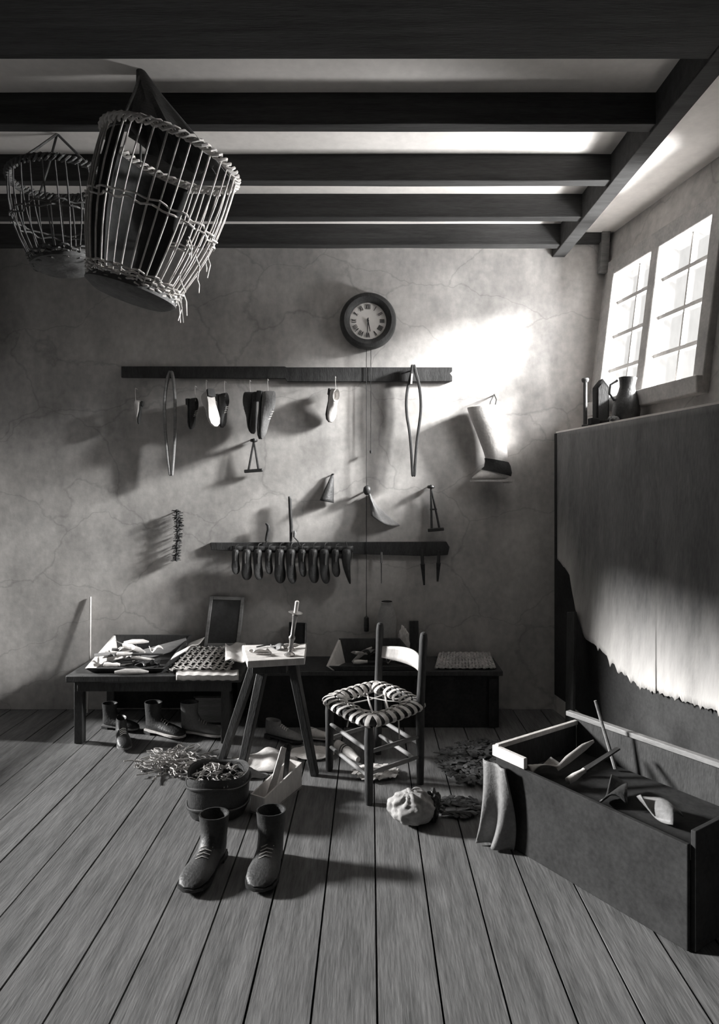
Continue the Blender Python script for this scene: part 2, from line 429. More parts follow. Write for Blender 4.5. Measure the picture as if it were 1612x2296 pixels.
# shoes hung from the upper rail
def hung(px, py, deg, L, off, mt, label, flip=1, shaft=0, yaw=0, sole_m='darkwood', lace=True):
    """heel near the peg, toe pointing down; deg turns it in the plane of the wall"""
    p = W(px, py, off)
    o = thing('hung_shoe', label, 'shoe', p, (0, 0, 0))
    a = math.radians(deg); ca, sa = math.cos(a), math.sin(a)
    cy, sy = math.cos(yaw), math.sin(yaw)
    def fx(u, v):
        v = v - .05; v *= flip
        X = u * sa + v * ca; Z = -u * ca + v * sa
        return V((X * cy, -X * sy, Z))
    shoe_parts(o, fx, V((sy, cy, 0)), mt, L, shaft, 1, lace, sole_m)
    m = MB(); m.tube([V((0, .045, .08)), V((0, .0, .082)), V((0, -.0, .05)), V((.004, 0, -.02))], .002, 6); m.build('cord', 'tan', o, local=True)
    return o
hung(303, 898, -8, .15, .09, 'tan', 'small pale shoe hung at the far left end of upper rail', flip=-1, lace=False)
hung(437, 893, 4, .20, .085, 'leather', 'dark shoe hung just right of the slim clams', flip=1, yaw=.3)
hung(462, 880, 16, .25, .10, 'tan', 'pale slipper hung toe down, right of the slim clams', flip=-1, yaw=.75, lace=False, sole_m='pale')
hung(503, 882, 6, .22, .085, 'leather', 'black shoe hung in shadow between the pale slipper and the pair', yaw=.4)
hung(560, 880, -4, .27, .07, 'leather', 'black shoe of the hanging pair, the left and darker one', flip=-1, yaw=.3)
hung(600, 878, -2, .31, .125, 'midleather', 'brown shoe of the hanging pair, the right one with lit upper', flip=1, yaw=.2)
hung(752, 872, -8, .22, .10, 'tan', 'narrow pale shoe hung by its heel below the clock', flip=1, yaw=1.0, lace=False)

# big boot on the bright part of the wall
bo = thing('riding_boot', 'tall worn riding boot hung on the bright wall, toe pointing left', 'boot', W(1105, 990, .075))
fx = lambda u, v: W(u, v, .085)
MB().loft([((1062, 945), (1108, 945), .05), ((1050, 914), (1106, 908), .058), ((1045, 911), (1112, 904), .062), ((1052, 932), (1118, 928), .062), ((1064, 960), (1131, 965), .060), ((1075, 990), (1137, 1000), .055), ((1085, 1016), (1139, 1028), .048), ((1090, 1036), (1143, 1046), .044),
           ((1088, 1048), (1146, 1064), .042), ((1078, 1054), (1140, 1075), .040), ((1068, 1062), (1100, 1076), .040), ((1061, 1068), (1075, 1076), .028), ((1057, 1072), (1060, 1076), .010)], None, fx, (0, 1, 0), 20).build('shaft', 'tan', bo, sub=1)
ou = [(1054, .004), (1062, .026), (1080, .04), (1100, .036), (1125, .030), (1148, .028), (1152, .012)]
pts = ou + [(u, -w) for u, w in ou[::-1]]
m = MB(); m.rings([[fx(u, v) + V((0, w, 0)) for u, w in pts] for v in (1075.5, 1080)]); m.build('sole', 'tan', bo)
m = MB(); hp = [(1126, .02), (1126, -.02), (1150, -.028), (1153, 0), (1150, .028)]
m.rings([[fx(u + q, v) + V((0, w, 0)) for u, w in hp] for v, q in ((1080, 0), (1090, 3))]); m.build('heel', 'tan', bo)
MB().loft([((1086, 1027), (1141, 1037), .050), ((1087, 1034), (1145, 1045), .050), ((1085, 1046), (1148, 1060), .048), ((1079, 1052), (1146, 1068), .045)], None, fx, (0, 1, 0), 20).build('ankle_shade', 'leather', bo)  # dark band for the shadowed ankle, shade put into the colour
m = MB(); m.tube([W(1108, 886, .0), W(1108, 886, .06)], .005, 8); m.build('nail', 'iron', bo)
m = MB(); m.tube([W(1108, 884, .055), W(1100, 900, .08), W(1096, 915, .085)], .0035, 6); m.tube([W(1108, 884, .055), W(1113, 896, .08), W(1110, 910, .085)], .0035, 6); m.build('loop', 'leather', bo)

# ------------------------------------------------------------------ iron frames, leather pieces and tools on the wall
def iron_frame(label, T, Lb, Rb, mid, off=.04):
    o = thing('iron_scraper', label, 'tool', W(T[0], T[1], off))
    m = MB(); m.tube([W(T[0], T[1], off), W(*Lb, off)], [.006, .008], 8); m.build('arm', 'iron', o)
    m = MB(); m.tube([W(T[0], T[1], off), W(*Rb, off)], [.006, .008], 8); m.build('arm', 'iron', o)
    m = MB(); e = 9; m.bar(W(Lb[0] - e, Lb[1] + 1, off), W(Rb[0] + e, Rb[1] - 2, off), .03, .022); m.build('crossbar', 'iron', o, bevel=.004)
    m = MB(); m.lathe([(.004, -.012), (.022, -.008), (.026, 0), (.022, .01), (.004, .014)], W(T[0], T[1], off), (0, 0, 1), 12); m.build('knob', 'iron', o)
    if mid:
        y = mid; f = (y - T[1]) / (Lb[1] - T[1]); m = MB(); m.tube([W(T[0] + (Lb[0] - T[0]) * f - 3, y, off), W(T[0] + (Rb[0] - T[0]) * f + 3, y, off)], .006, 8); m.build('rung', 'iron', o)
    m = MB(); m.tube([W(T[0], T[1] - 4, 0), W(T[0], T[1] - 4, off + .02)], .004, 8); m.build('nail', 'iron', o)
iron_frame('dark iron tool with two splayed arms on wall below the hanging pair of shoes', (569, 988), (557, 1056), (580, 1056), None)
iron_frame('narrow iron tool with splayed arms hung above right end of lower rail', (966, 1092), (968, 1188), (986, 1188), 1142)
# wedge of dark leather
w_ = thing('leather_wedge', 'dark triangular leather piece nailed to the wall left of the clock chain', 'leather piece', W(745, 1060, .03))
def wf(u, v):
    x = 748 - (4 + 27 * v) * u; y = 1062 + 66 * v - 6 * u * v
    return W(x, y, .015 + .05 * math.sin(u * 2.2) * v)
MB().sheet(wf, 8, 10).build('flap', 'leather', w_, solid=.005)
MB().tube([W(748, 1063, 0), W(748, 1063, .03)], .004, 8).build('nail', 'iron', w_)
# ball-headed peg with a curved half-round piece of leather
w_ = thing('leather_scrap', 'pale curved leather scrap hung from a round-headed peg beside the clock chain', 'leather piece', W(822, 1098, .04))
m = MB(); m.blob(W(823, 1099, .055), (.027, .022, .034), .05, 2, 2); m.build('peg_head', 'leather', w_)
MB().tube([W(823, 1099, 0), W(823, 1099, .05)], .006, 8).build('peg', 'iron', w_)
def sf(u, v):
    x0 = 826 + 6 * math.sin(v * 1.4); y0 = 1106 + 50 * v
    x1 = 832 + 66 * v ** 1.15; y1 = 1108 + 70 * v ** .75
    return W(x0 + (x1 - x0) * u, y0 + (y1 - y0) * u + 9 * math.sin(u * PI) * v, .02 + .055 * (1 - u) * v + .03 * math.sin(u * PI * 1.3))
MB().sheet(sf, 12, 12).build('hide', 'midleather', w_, solid=.005)
# brush
bh = thing('bristle_brush', 'long shaggy dark brush hanging on the left part of the wall', 'brush', W(400, 1195, .05))
m = MB(); m.tube([W(397, 1142, .045), W(399, 1200, .045), W(396, 1258, .045)], .009, 8); m.build('stem', 'darkwood', bh)
m = MB()
for i in range(260):
    t = R.random(); p = W(397 + 3 * math.sin(t * 5), 1144 + 112 * t, .045); a = R.uniform(0, 2 * PI)
    q = p + V((math.cos(a), math.sin(a) * .9, R.uniform(-.5, .3))) * R.uniform(.018, .04)
    m.tube([p, q], [.003, .002], 4)
m.build('bristles', 'leather', bh, smooth=False)
MB().tube([W(397, 1146, 0), W(397, 1146, .05)], .004, 8).build('nail', 'iron', bh)

# ------------------------------------------------------------------ lower rail with lasts and tools
m = MB()
m.prism([W(x, y, 0) for x, y in ((473, 1216), (1000, 1214), (1007, 1226), (1003, 1243), (960, 1246), (790, 1241), (600, 1238), (476, 1232))], (0, -.03, 0))
tag(m.build('lower_tool_rail', 'darkwood', smooth=False, bevel=.003), 'lower dark wooden rail carrying a row of hanging shoe lasts', 'rail')
m = MB()   # leather strap with loops
pts = []
for i in range(61):
    t = i / 60; x = 520 + 272 * t
    pts.append((x, .034 + .010 * abs(math.sin(t * 11 * PI))))
def st(u, v):
    i = min(60, int(round(u * 60))); return W(pts[i][0], 1224 + 12 * v, pts[i][1])
m.sheet(st, 60, 2); tag(m.build('leather_strap', 'leather', solid=.003), 'dark looped leather strap tacked along the lower rail', 'strap')
# lasts
lp = thing('shoe_last', '', 'shoe last', (0, 0, 0), group='shoe lasts hanging from the lower rail')
secs = [((.022, .012), (-.020, .012), .018), ((.028, -.005), (-.026, -.005), .027), ((.028, -.04), (-.030, -.04), .031), ((.022, -.08), (-.026, -.08), .028), ((.022, -.12), (-.018, -.12), .033), ((.022, -.155), (-.006, -.155), .037), ((.024, -.185), (.004, -.185), .033), ((.024, -.205), (.012, -.205), .022), ((.022, -.213), (.018, -.213), .008)]
m = MB(); m.loft(secs, None, lambda u, v: V((u, 0, v)), (0, 1, 0), 14)
m.build('last_body', 'leather', lp, local=True, sub=1)
m = MB(); m.tube([V((.0, .0, .008)), V((.002, 0, .03)), V((0, .01, .045)), V((0, .03, .05))], .0035, 6); m.build('cord', 'leather', lp, local=True)
m = MB(); m.tube([V((.031, -.012, -.012)), V((.029, -.014, -.05)), V((.026, -.012, -.09))], .0022, 6); m.build('metal_edge', 'brass', lp, local=True)
xsL = [528, 553, 578, 602, 627, 652, 677, 702, 727, 752, 777]
ordn = ['first', 'second', 'third', 'fourth', 'fifth', 'sixth', 'seventh', 'eighth', 'ninth', 'tenth', 'eleventh']
for i, x in enumerate(xsL):
    loc = W(x, 1234, .082)
    lab = 'dark shoe last hanging toe down from lower rail, %s from the left' % ordn[i] if i < 10 else 'dark shoe last at right end of the hanging row, its toe turned to the right'
    rz = -R.uniform(.7, 1.35) if i < 10 else .15
    sc = (.78 + .25 * math.sin(i * 2.1) ** 2) if i < 10 else 1.0
    if i < 4: sc *= .9
    if i == 0: o = lp; o['label'] = lab; o.location = loc; o.rotation_euler = (0, 0, rz); o.scale = (1.18 * sc, 1.18 * sc, 1.05 * sc)
    else: o = copy_tree(lp, lab, loc, (0, 0, rz)); o.scale = (1.18 * sc, 1.18 * sc, 1.05 * sc)
# tools standing over the rail
def curved_tool(label, pts, r, off, mt, tip=None):
    o = thing('hand_tool', label, 'tool', W(*pts[0], off))
    m = MB(); m.tube([W(x, y, off) for x, y in pts], r, 10); m.build('handle', mt, o)
    if tip:
        m = MB(); m.tube([W(x, y, off) for x, y in tip], .004, 8); m.build('blade', 'iron', o)
curved_tool('curved dark handle sticking up behind the lower rail', [(597, 1213), (599, 1200), (602, 1188), (601, 1178), (596, 1173)], [.010, .011, .012, .011, .007], .04, 'darkwood', [(597, 1213), (595, 1222)])
curved_tool('tall thin file standing upright against the wall above lower rail', [(652, 1214), (653, 1180), (651, 1150), (650, 1120), (648, 1113)], [.008, .012, .011, .012, .006], .042, 'darkwood', [(652, 1213), (653, 1222)])
curved_tool('short awl with bright shank beside the upright file', [(660, 1205), (661, 1196), (660, 1190)], [.008, .012, .006], .05, 'wood', [(660, 1205), (668, 1214), (672, 1222)])
# knives at the right end
def knife(label, px, y0, y1, off, bend=0):
    o = thing('cobbler_knife', label, 'knife', W(px, y0, off), group=None)
    m = MB(); m.tube([W(px, y0, off), W(px + bend * .3, y0 + (y1 - y0) * .42, off)], [.010, .012], 8); m.build('handle', 'darkwood', o)
    m = MB(); m.bar(W(px + bend * .3, y0 + (y1 - y0) * .4, off), W(px + bend, y1, off), .03, .004, up=V((0, -1, 0)), w2=.012); m.build('blade', 'iron', o)
    m = MB(); m.tube([W(px, y0 + 3, 0), W(px, y0 + 3, off + .012)], .003, 6); m.build('nail', 'iron', o)
knife('broad-bladed dark knife hanging from right part of lower rail', 946, 1232, 1312, .062, 5)
knife('dark knife hanging at the right tip of the lower rail', 984, 1234, 1304, .062, -3)
o = thing('wall_awl', 'thin awl hanging just right of the clock chain below lower rail', 'awl', W(855, 1240, .06))
MB().tube([W(855, 1238, .045), W(855, 1262, .045)], [.007, .009], 8).build('handle', 'wood', o)
MB().tube([W(855, 1262, .045), W(855, 1308, .045)], [.0035, .002], 6).build('spike', 'iron', o)

# ------------------------------------------------------------------ hanging wicker baskets
def basket(label, loc, rot, R1, R2, Hh, ns, mt, hood=True, hook=None):
    o = thing('wicker_basket', label, 'basket', loc, rot)
    def pt(a, t, dr=0):     # t 0 rim .. 1 bottom
        r = R1 + (R2 - R1) * t + .035 * math.sin(t * PI) + dr
        return V((math.cos(a) * r, math.sin(a) * r, -Hh * t))
    m = MB()
    for i in range(ns):
        a = 2 * PI * i / ns + R.uniform(-.03, .03)
        for da in (0,):
            rr = R.uniform(.0034, .0046)
            m.tube([pt(a + da, t / 7) for t in range(8)], rr, 6)
    m.build('wicker_side', mt, o, local=True)
    def wind(t, rows, dz, r, name, loose=0):
        m = MB()
        for k in range(rows):
            n = ns; pp = []
            for j in range(n * 2):
                a = 2 * PI * j / (n * 2)
                pp.append(pt(a, t + (dz * k + .004 * math.sin(j * 1.3)) / Hh, .008 * (1 if (j // 2 + k) % 2 else -1)))
            m.tube(pp, r, 6, close=True)
        m.build(name, mt, o, local=True)
    wind(.46, 2, .022, .0042, 'middle_weave')
    wind(.90, 5, .012, .0046, 'bottom_weave')
    m = MB()
    for k in range(3):     # plaited rim
        pp = []
        for j in range(96):
            a = 2 * PI * j / 96; ph = a * 18 + k * 2 * PI / 3
            pp.append(V((math.cos(a) * (R1 + .014 * math.cos(ph)), math.sin(a) * (R1 + .014 * math.cos(ph)), .014 * math.sin(ph))))
        m.tube(pp, .0065, 6, close=True)
    m.build('rim', mt, o, local=True)
    m = MB(); m.lathe([(R2 + .012, -Hh * .955), (R2 + .016, -Hh), (R2 - .02, -Hh - .022), (.02, -Hh - .016), (.001, -Hh - .016), (.001, -Hh * .97), (R2, -Hh * .965)], n=40); m.build('base', 'wickerdark', o, local=True)
    for i in range(11):    # broken ends
        m = MB(); a = R.uniform(-.6, .5); t = R.uniform(.55, .95)
        p = pt(a, t); m.tube([p, p + V((.02, R.uniform(-.03, .03), -.03)), p + V((.03, R.uniform(-.05, .05), -R.uniform(.05, .1)))], .003, 5)
        m.build('broken_rod', mt, o, local=True)
    if hood:
        MB().sheet(lambda u, v: pt(1.55 + 2.75 * u, .04 + .9 * v, -.02 - .012 * math.sin(u * 19) * math.sin(v * 7)), 30, 14).build('shade_lining', 'black', o, local=True, solid=.003)  # dark half shell added in place of shade inside the basket
    if hook is not None:
        mtx = Matrix.Translation(loc) @ (Matrix.Identity(4) if rot is None else __import__('mathutils').Euler(rot).to_matrix().to_4x4())
        h = mtx.inverted() @ V(hook)
        m = MB()
        for a in (.4, 2.4, 4.3): m.tube([h, h.lerp(pt(a, 0), .5) + V((.004, 0, 0)), pt(a, 0)], .006, 6)
        m.build('rope', 'wickerdark', o, local=True)
        if hood:
            n = 28; rs = []
            for t in range(7):
                f = t / 6; c = h.lerp(V((0, 0, .03)), f); rr = .02 + .155 * f ** 1.1
                rs.append([c + V((math.cos(2 * PI * j / n), math.sin(2 * PI * j / n), 0)) * rr * (1 + .13 * f * math.sin(j * 2.3 + t * .2)) + V((0, 0, -.0)) for j in range(n)])
            m = MB(); m.rings(rs, cap=(True, False)); m.build('sacking_cover', 'leather', o, local=True, solid=.004)
        m = MB(); m.tube([h + V((0, 0, .0)), h + V((0, 0, .02))], .008, 8); m.build('hook', 'iron', o, local=True)
    return o
bl = at(385, 352, 2.78)
basket('large openwork wicker basket hung from the joists, upper left, right side catching light', bl, (0, .29, 0), .275, .17, .59, 38, 'wicker', True, V((-.93, 2.72, HC - .0)))
bl2 = at(128, 400, 3.2)
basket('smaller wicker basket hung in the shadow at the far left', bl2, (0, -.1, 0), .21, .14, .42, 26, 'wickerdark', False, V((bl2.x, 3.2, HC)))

# ------------------------------------------------------------------ items on the ledge
def ledge(px, f):    # point on the ledge seen at px; f 0 = room edge, 1 = wall
    # X = xs + f*.25 ; X = (px-CX)*d/F
    k_ = (px - CX) / F; a0 = 1.239 + .16 * D + f * .24
    d = a0 / (k_ + .16); return V((k_ * d, d, ZS + .012))
p = ledge(1312, .35)
o = thing('wooden_spindle', 'thin dark turned spindle standing upright at left end of the ledge', 'spindle', p)
MB().lathe([(.022, 0), (.022, .02), (.013, .026), (.012, .29), (.02, .296), (.024, .31), (.02, .318)], p, n=14).build('shaft', 'darkwood', o)
p = ledge(1347, .40)
o = thing('pointed_box', 'dark upright wooden case with pointed gable top standing on the ledge', 'case', p)
hh, ww = .235, .040
m = MB(); ol = [(-ww, 0), (ww, 0), (ww, hh), (0, hh + .05), (-ww, hh)]
m.prism([p + V((x, -.035, z)) for x, z in ol], (0, .07, 0)); m.build('body', 'black', o, smooth=False, bevel=.004)
m = MB(); ol = [(-ww * .7, .03), (ww * .7, .03), (ww * .7, hh - .01), (0, hh + .025), (-ww * .7, hh - .01)]; m.prism([p + V((x, -.038, z)) for x, z in ol], (0, -.004, 0)); m.build('front_panel', 'darkwood', o, smooth=False)
p = ledge(1331, .12)
o = MB().box(p + V((0, 0, .022)), (.055, .05, .042), Matrix.Rotation(.2, 3, 'Z')).build('wood_block', 'black', bevel=.006); tag(o, 'small dark block lying at the foot of the pointed case', 'block')
p = ledge(1402, .42)
o = thing('leather_bottle', 'round-bellied dark leather bottle with narrow neck on the ledge by window', 'bottle', p)
m = MB(); pr = [(.03, 0), (.062, .004), (.075, .03), (.078, .07), (.066, .12), (.048, .17), (.042, .20), (.046, .235), (.050, .25), (.040, .255), (.034, .23), (.03, .2)]
m.lathe(pr, p, (.06, 0, 1), 24); m.build('belly', 'leather', o)
m = MB(); m.tube([p + V((-.045, 0, .235)), p + V((-.085, 0, .21)), p + V((-.09, 0, .16)), p + V((-.062, 0, .12))], .007, 8); m.build('handle', 'leather', o)
p = ledge(1376, .06)
o = thing('small_scrap', 'crumpled scrap lying on the ledge in front of the bottle', 'scrap', p)
MB().blob(p + V((0, 0, .014)), (.03, .025, .015), .3, 3, 3, 4).build('crumple', 'midleather', o)

# hide hanging from the ledge, torn along its lower edge
def hem(px):
    K = [(1240, 1240), (1262, 1268), (1276, 1285), (1290, 1365), (1312, 1432), (1345, 1452), (1368, 1482), (1388, 1505), (1410, 1520), (1437, 1540), (1500, 1560), (1625, 1600)]
    for (x0, y0), (x1, y1) in zip(K, K[1:]):
        if px <= x1: return y0 + (y1 - y0) * max(0, (px - x0)) / (x1 - x0)
    return 1600
def hide(u, v):
    px = 1250 + 372 * u
    k_ = (px - CX) / F
    off = .02 + .018 * math.sin(u * 17 + v * 2) * v + .05 * v * v * (1 if u < .6 else .8)
    d = (1.239 + .16 * D - off) / (k_ + .16)
    top = ZS - .004
    hy = hem(px) + (12 * noise.noise(V((px * .11, 0, 0))) + 16 * max(0, noise.noise(V((px * .23, 5, 0)))) if px > 1335 else 3 * noise.noise(V((px * .2, 0, 0))))
    zb = CH - (hy - CY) * d / F
    return V((k_ * d, d, top + (zb - top) * v))
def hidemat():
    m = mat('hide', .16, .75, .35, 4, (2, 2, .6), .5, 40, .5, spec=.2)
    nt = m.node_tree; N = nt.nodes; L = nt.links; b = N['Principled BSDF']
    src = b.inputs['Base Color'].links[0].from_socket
    at_ = N.new('ShaderNodeAttribute'); at_.attribute_name = 'lit_hem'
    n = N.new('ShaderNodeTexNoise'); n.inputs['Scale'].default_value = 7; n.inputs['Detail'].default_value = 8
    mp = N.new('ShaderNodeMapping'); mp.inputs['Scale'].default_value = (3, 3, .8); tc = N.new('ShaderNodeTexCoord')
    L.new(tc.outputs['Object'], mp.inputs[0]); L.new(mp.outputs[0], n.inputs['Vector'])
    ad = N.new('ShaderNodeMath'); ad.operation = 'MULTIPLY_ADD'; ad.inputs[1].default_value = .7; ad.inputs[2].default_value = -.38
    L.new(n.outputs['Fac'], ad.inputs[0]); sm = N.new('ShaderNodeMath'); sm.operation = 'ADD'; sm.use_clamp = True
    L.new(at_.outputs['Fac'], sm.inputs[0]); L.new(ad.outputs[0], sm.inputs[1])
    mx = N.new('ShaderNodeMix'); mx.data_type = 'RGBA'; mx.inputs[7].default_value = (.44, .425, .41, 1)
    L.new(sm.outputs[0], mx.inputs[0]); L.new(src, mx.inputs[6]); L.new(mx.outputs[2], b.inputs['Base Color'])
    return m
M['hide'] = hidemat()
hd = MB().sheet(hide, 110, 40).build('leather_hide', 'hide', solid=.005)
wa = hd.data.attributes.new('lit_hem', 'FLOAT', 'POINT')     # light from the left painted in, paler towards the torn hem
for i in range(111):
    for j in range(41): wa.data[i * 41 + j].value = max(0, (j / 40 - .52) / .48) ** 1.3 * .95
tag(hd, 'large dark hide hanging from the ledge with torn ragged lower edge painted lighter as if lit', 'hide')
# plank leaning under it
o = MB().bar(at(1278, 1640, 3.9), at(1282, 1372, 4.05), .09, .02, up=V((-1, -.2, 0))).build('leaning_plank', 'darkwood', bevel=.004)
tag(o, 'dark plank standing upright against the wall under the hide', 'plank')

# ------------------------------------------------------------------ left bench
BX1 = -.745; BZ = .405; BF = 3.86
BXL = -1.76
be = thing('work_bench', 'low cobbler bench at the left carrying the tool tray and woven panel', 'bench', (-1.6, 4.2, 0))
m = MB(); m.box(((BXL + BX1) / 2, (BF + D) / 2 - .003, BZ - .02), (BX1 - BXL, D - BF - .01, .04)); m.build('top_board', 'darkwood', be, bevel=.006)
m = MB(); m.box(((BXL + BX1) / 2, BF + .03, BZ - .068), (BX1 - BXL - .12, .025, .056)); m.build('apron_board', 'darkwood', be, bevel=.004)
m = MB(); m.box(((BXL + BX1) / 2, D - .03, .19), (BX1 - BXL - .04, .02, .34)); m.build('back_board', 'black', be, bevel=.003)  # black board added to stand in for the shade under the bench
for x, y in ((BX1 - .10, BF + .06), (BX1 - .10, D - .10), (BXL + .06, BF + .06), (BXL + .06, D - .10)):
    m = MB(); m.bar((x, y, 0), (x, y, BZ - .04), .05, .05); m.build('leg', 'darkwood', be, bevel=.004)

def tray(name, label, P, hb, mt, floor_z):      # P: front-left, back-left, back-right, front-right floor points; sloping sides
    o = thing(name, label, 'tray', (P[0] + P[2]) / 2)
    f = MB(); f.prism([p + V((0, 0, .002)) for p in P], (0, 0, .010)); f.build('floor_board', 'darkwood', o, smooth=False)
    c = (P[0] + P[1] + P[2] + P[3]) / 4
    def wall(a, b, ha, hb_, nm, m2):
        oa = (a - c).normalized() * .02; ob = (b - c).normalized() * .02
        ta, tb = a + V((oa.x * 2, oa.y * 2, ha)), b + V((ob.x * 2, ob.y * 2, hb_))
        n = (b - a).cross(V((0, 0, 1))).normalized() * .014
        MB().hexa([a, b, b + n, a + n, ta, tb, tb + n, ta + n]).build(nm, m2, o, smooth=False, bevel=.003)
    z = V((0, 0, .002))
    wall(P[0] + z, P[1] + z, .03, hb, 'side_board', mt); wall(P[1] + z, P[2] + z, hb, hb, 'back_board', 'darkwood')
    wall(P[2] + z, P[3] + z, hb, .03, 'side_board', 'darkwood'); wall(P[3] + z, P[0] + z, .03, .03, 'front_board', 'darkwood')
    return o
def bz(px, d, z): return V(((px - CX) * d / F, d, z))
t1 = tray('tool_tray', 'shallow wooden tray heaped with tools on the left bench', [bz(205, 3.93, BZ), bz(262, 4.36, BZ), bz(418, 4.36, BZ), bz(362, 3.93, BZ)], .12, 'pale', BZ)
m = MB(); m.bar(bz(312, 4.12, BZ + .05), bz(418, 4.3, BZ + .09), .012, .06); m.build('divider', 'wood', t1)

# hand tools: built once per kind, then copied
def t_hammer():
    o = thing('cobbler_hammer', '', 'hammer')
    m = MB(); m.tube([(-.1, 0, 0), (-.04, 0, .002), (.02, 0, .001), (.08, 0, 0)], [.011, .012, .009, .008], 8); m.build('handle', 'pale', o, local=True)
    m = MB(); m.lathe([(.005, -.045), (.017, -.044), (.018, -.035), (.011, -.02), (.011, .015), (.008, .04), (.003, .055)], (.08, 0, 0), (0, 1, 0), 12); m.build('head', 'iron', o, local=True)
    return o
def t_awl():
    o = thing('awl', '', 'awl')
    m = MB(); m.lathe([(.003, -.05), (.012, -.046), (.014, -.03), (.009, -.005), (.011, .015), (.006, .03)], (0, 0, 0), (1, 0, 0), 12); m.build('handle', 'pale', o, local=True)
    m = MB(); m.tube([(.03, 0, 0), (.06, 0, .002), (.09, 0, .006)], [.003, .0025, .001], 6); m.build('spike', 'brass', o, local=True)
    return o
def t_knife():
    o = thing('knife', '', 'knife')
    m = MB(); m.tube([(-.09, 0, 0), (-.05, 0, 0), (0, 0, 0)], [.009, .011, .009], 8, .7); m.build('handle', 'wood', o, local=True)
    m = MB(); m.prism([(0, -.010, -.001), (.10, -.012, -.001), (.12, .006, -.001), (.10, .010, -.001), (0, .009, -.001)], (0, 0, .003)); m.build('blade', 'brass', o, local=True)
    return o
def t_pincers():
    o = thing('pincers', '', 'pincers')
    for s in (1, -1):
        m = MB(); m.tube([(-.12, .03 * s, 0), (-.06, .028 * s, 0), (0, .002 * s, .002 * s), (.025, -.016 * s, 0), (.05, -.014 * s, 0), (.06, -.001 * s, 0)], [.006, .007, .009, .009, .009, .005], 8); m.build('arm', 'iron', o, local=True)
    m = MB(); m.lathe([(.008, -.012), (.009, 0), (.008, .012)], n=10); m.build('rivet', 'brass', o, local=True)
    return o
def t_file():
    o = thing('rasp', '', 'rasp')
    m = MB(); m.bar((-.04, 0, 0), (.14, 0, 0), .024, .008, w2=.018, t2=.006); m.build('blade', 'iron', o, local=True)
    m = MB(); m.lathe([(.004, -.13), (.013, -.125), (.014, -.09), (.009, -.05), (.010, -.04)], axis=(1, 0, 0), n=10); m.build('handle', 'pale', o, local=True)
    return o
def t_bone():
    o = thing('bone_smoother', '', 'bone tool')
    m = MB(); m.tube([(-.08, 0, 0), (-.03, 0, .004), (.04, 0, .004), (.08, 0, 0)], [.008, .014, .013, .005], 10, .55); m.build('bone', 'tan', o, local=True)
    return o
def t_piece(mt='midleather'):
    o = thing('leather_offcut', '', 'leather piece')
    MB().sheet(lambda u, v: V((-.06 + .12 * u + .012 * math.sin(v * 4), -.035 + .07 * v * (1 - .4 * u), .012 + .018 * math.sin(u * 4 + v * 3))), 10, 7).build('curl', mt, o, local=True, solid=.004)
    return o
P = {'hammer': t_hammer(), 'awl': t_awl(), 'knife': t_knife(), 'pincers': t_pincers(), 'rasp': t_file(), 'bone': t_bone(), 'piece': t_piece(), 'pale piece': t_piece('tan'), 'dark piece': t_piece('leather')}
USED = set()
CATG = {}
def put(kind, label, loc, rz, ry=0, rx=0, group=None, sc=1):
    pr = P[kind]
    if kind not in USED: USED.add(kind); o = pr
    else: o = copy_tree(pr)
    o['label'] = label
    if group: o['group'] = group
    elif 'group' in o.keys(): del o['group']
    o.location = loc; o.rotation_euler = (rx, ry, rz); o.scale = (sc,) * 3
    return o
TRG = 'tools heaped in the left tray'
put('hammer', 'hammer with pale handle lying at the left end of the left tray', bz(264, 4.06, BZ + .052), .9, .05, 0, TRG)
put('pincers', 'iron pincers lying open in the middle of the left tray', bz(300, 4.05, BZ + .027), .5, 0, 0, TRG)
put('awl', 'awl lying along the front edge of the left tray', bz(255, 3.965, BZ + .036), .05, 0, 0, TRG, 1.2)
put('rasp', 'rasp with pale handle sloping up against divider in left tray', bz(312, 4.01, BZ + .088), .12, .04, 0, TRG)
put('knife', 'broad knife lying near back left corner of left tray', bz(284, 4.235, BZ + .055), .1, .1, 0, TRG, 1.0)
put('bone', 'pale bone smoother lying across the heap in left tray', bz(300, 4.09, BZ + .10), -.5, .1, 0, TRG, 1.2)
put('pale piece', 'pale curled leather piece in the left tray beside the divider', bz(288, 4.16, BZ + .07), .3, 0, 0, TRG, .9)
put('dark piece', 'dark curled leather piece at the front right of left tray', bz(332, 3.99, BZ + .022), 1.0, 0, 0, TRG)
put('awl', 'awl pointing at back board of the left tray', bz(315, 4.27, BZ + .04), 2.2, -.2, 0, TRG, 1.2)
put('hammer', 'second hammer, its head at the right of the left tray', bz(325, 3.985, BZ + .065), -.25, .05, 0, TRG, .9)
put('piece', 'brown leather curl at the left end of the left tray by the pale board', bz(262, 4.17, BZ + .03), 1.2, 0, 0, TRG)
put('bone', 'pale bone smoother on top of the heap at back of left tray', bz(306, 4.22, BZ + .11), .9, .15, 0, TRG, 1.1)
put('awl', 'awl lying on top of the heap in the left tray', bz(285, 4.03, BZ + .135), 2.6, -.1, 0, TRG, 1.2)
put('pale piece', 'pale curled leather piece at the right end of left tray', bz(345, 4.05, BZ + .10), 2.4, 0, 0, TRG, .9)
put('knife', 'knife with bright blade lying across the left end of left tray', bz(248, 4.0, BZ + .095), .5, 0, 0, TRG)
# awl row along bench edge
put('bone', 'pale bone tool lying on the front edge of left bench', bz(295, 3.885, BZ + .014), .08, 0, 0, None, 1.2)
# rod standing at the wall
o = MB().tube([V((at(196, 1500, D - .09).x, D - .09, .006)), at(202, 1460, D - .05), at(203, 1338, D - .012)], .006, 8).build('thin_rod', 'pale'); tag(o, 'thin pale rod leaning on the wall beyond left end of bench', 'rod')
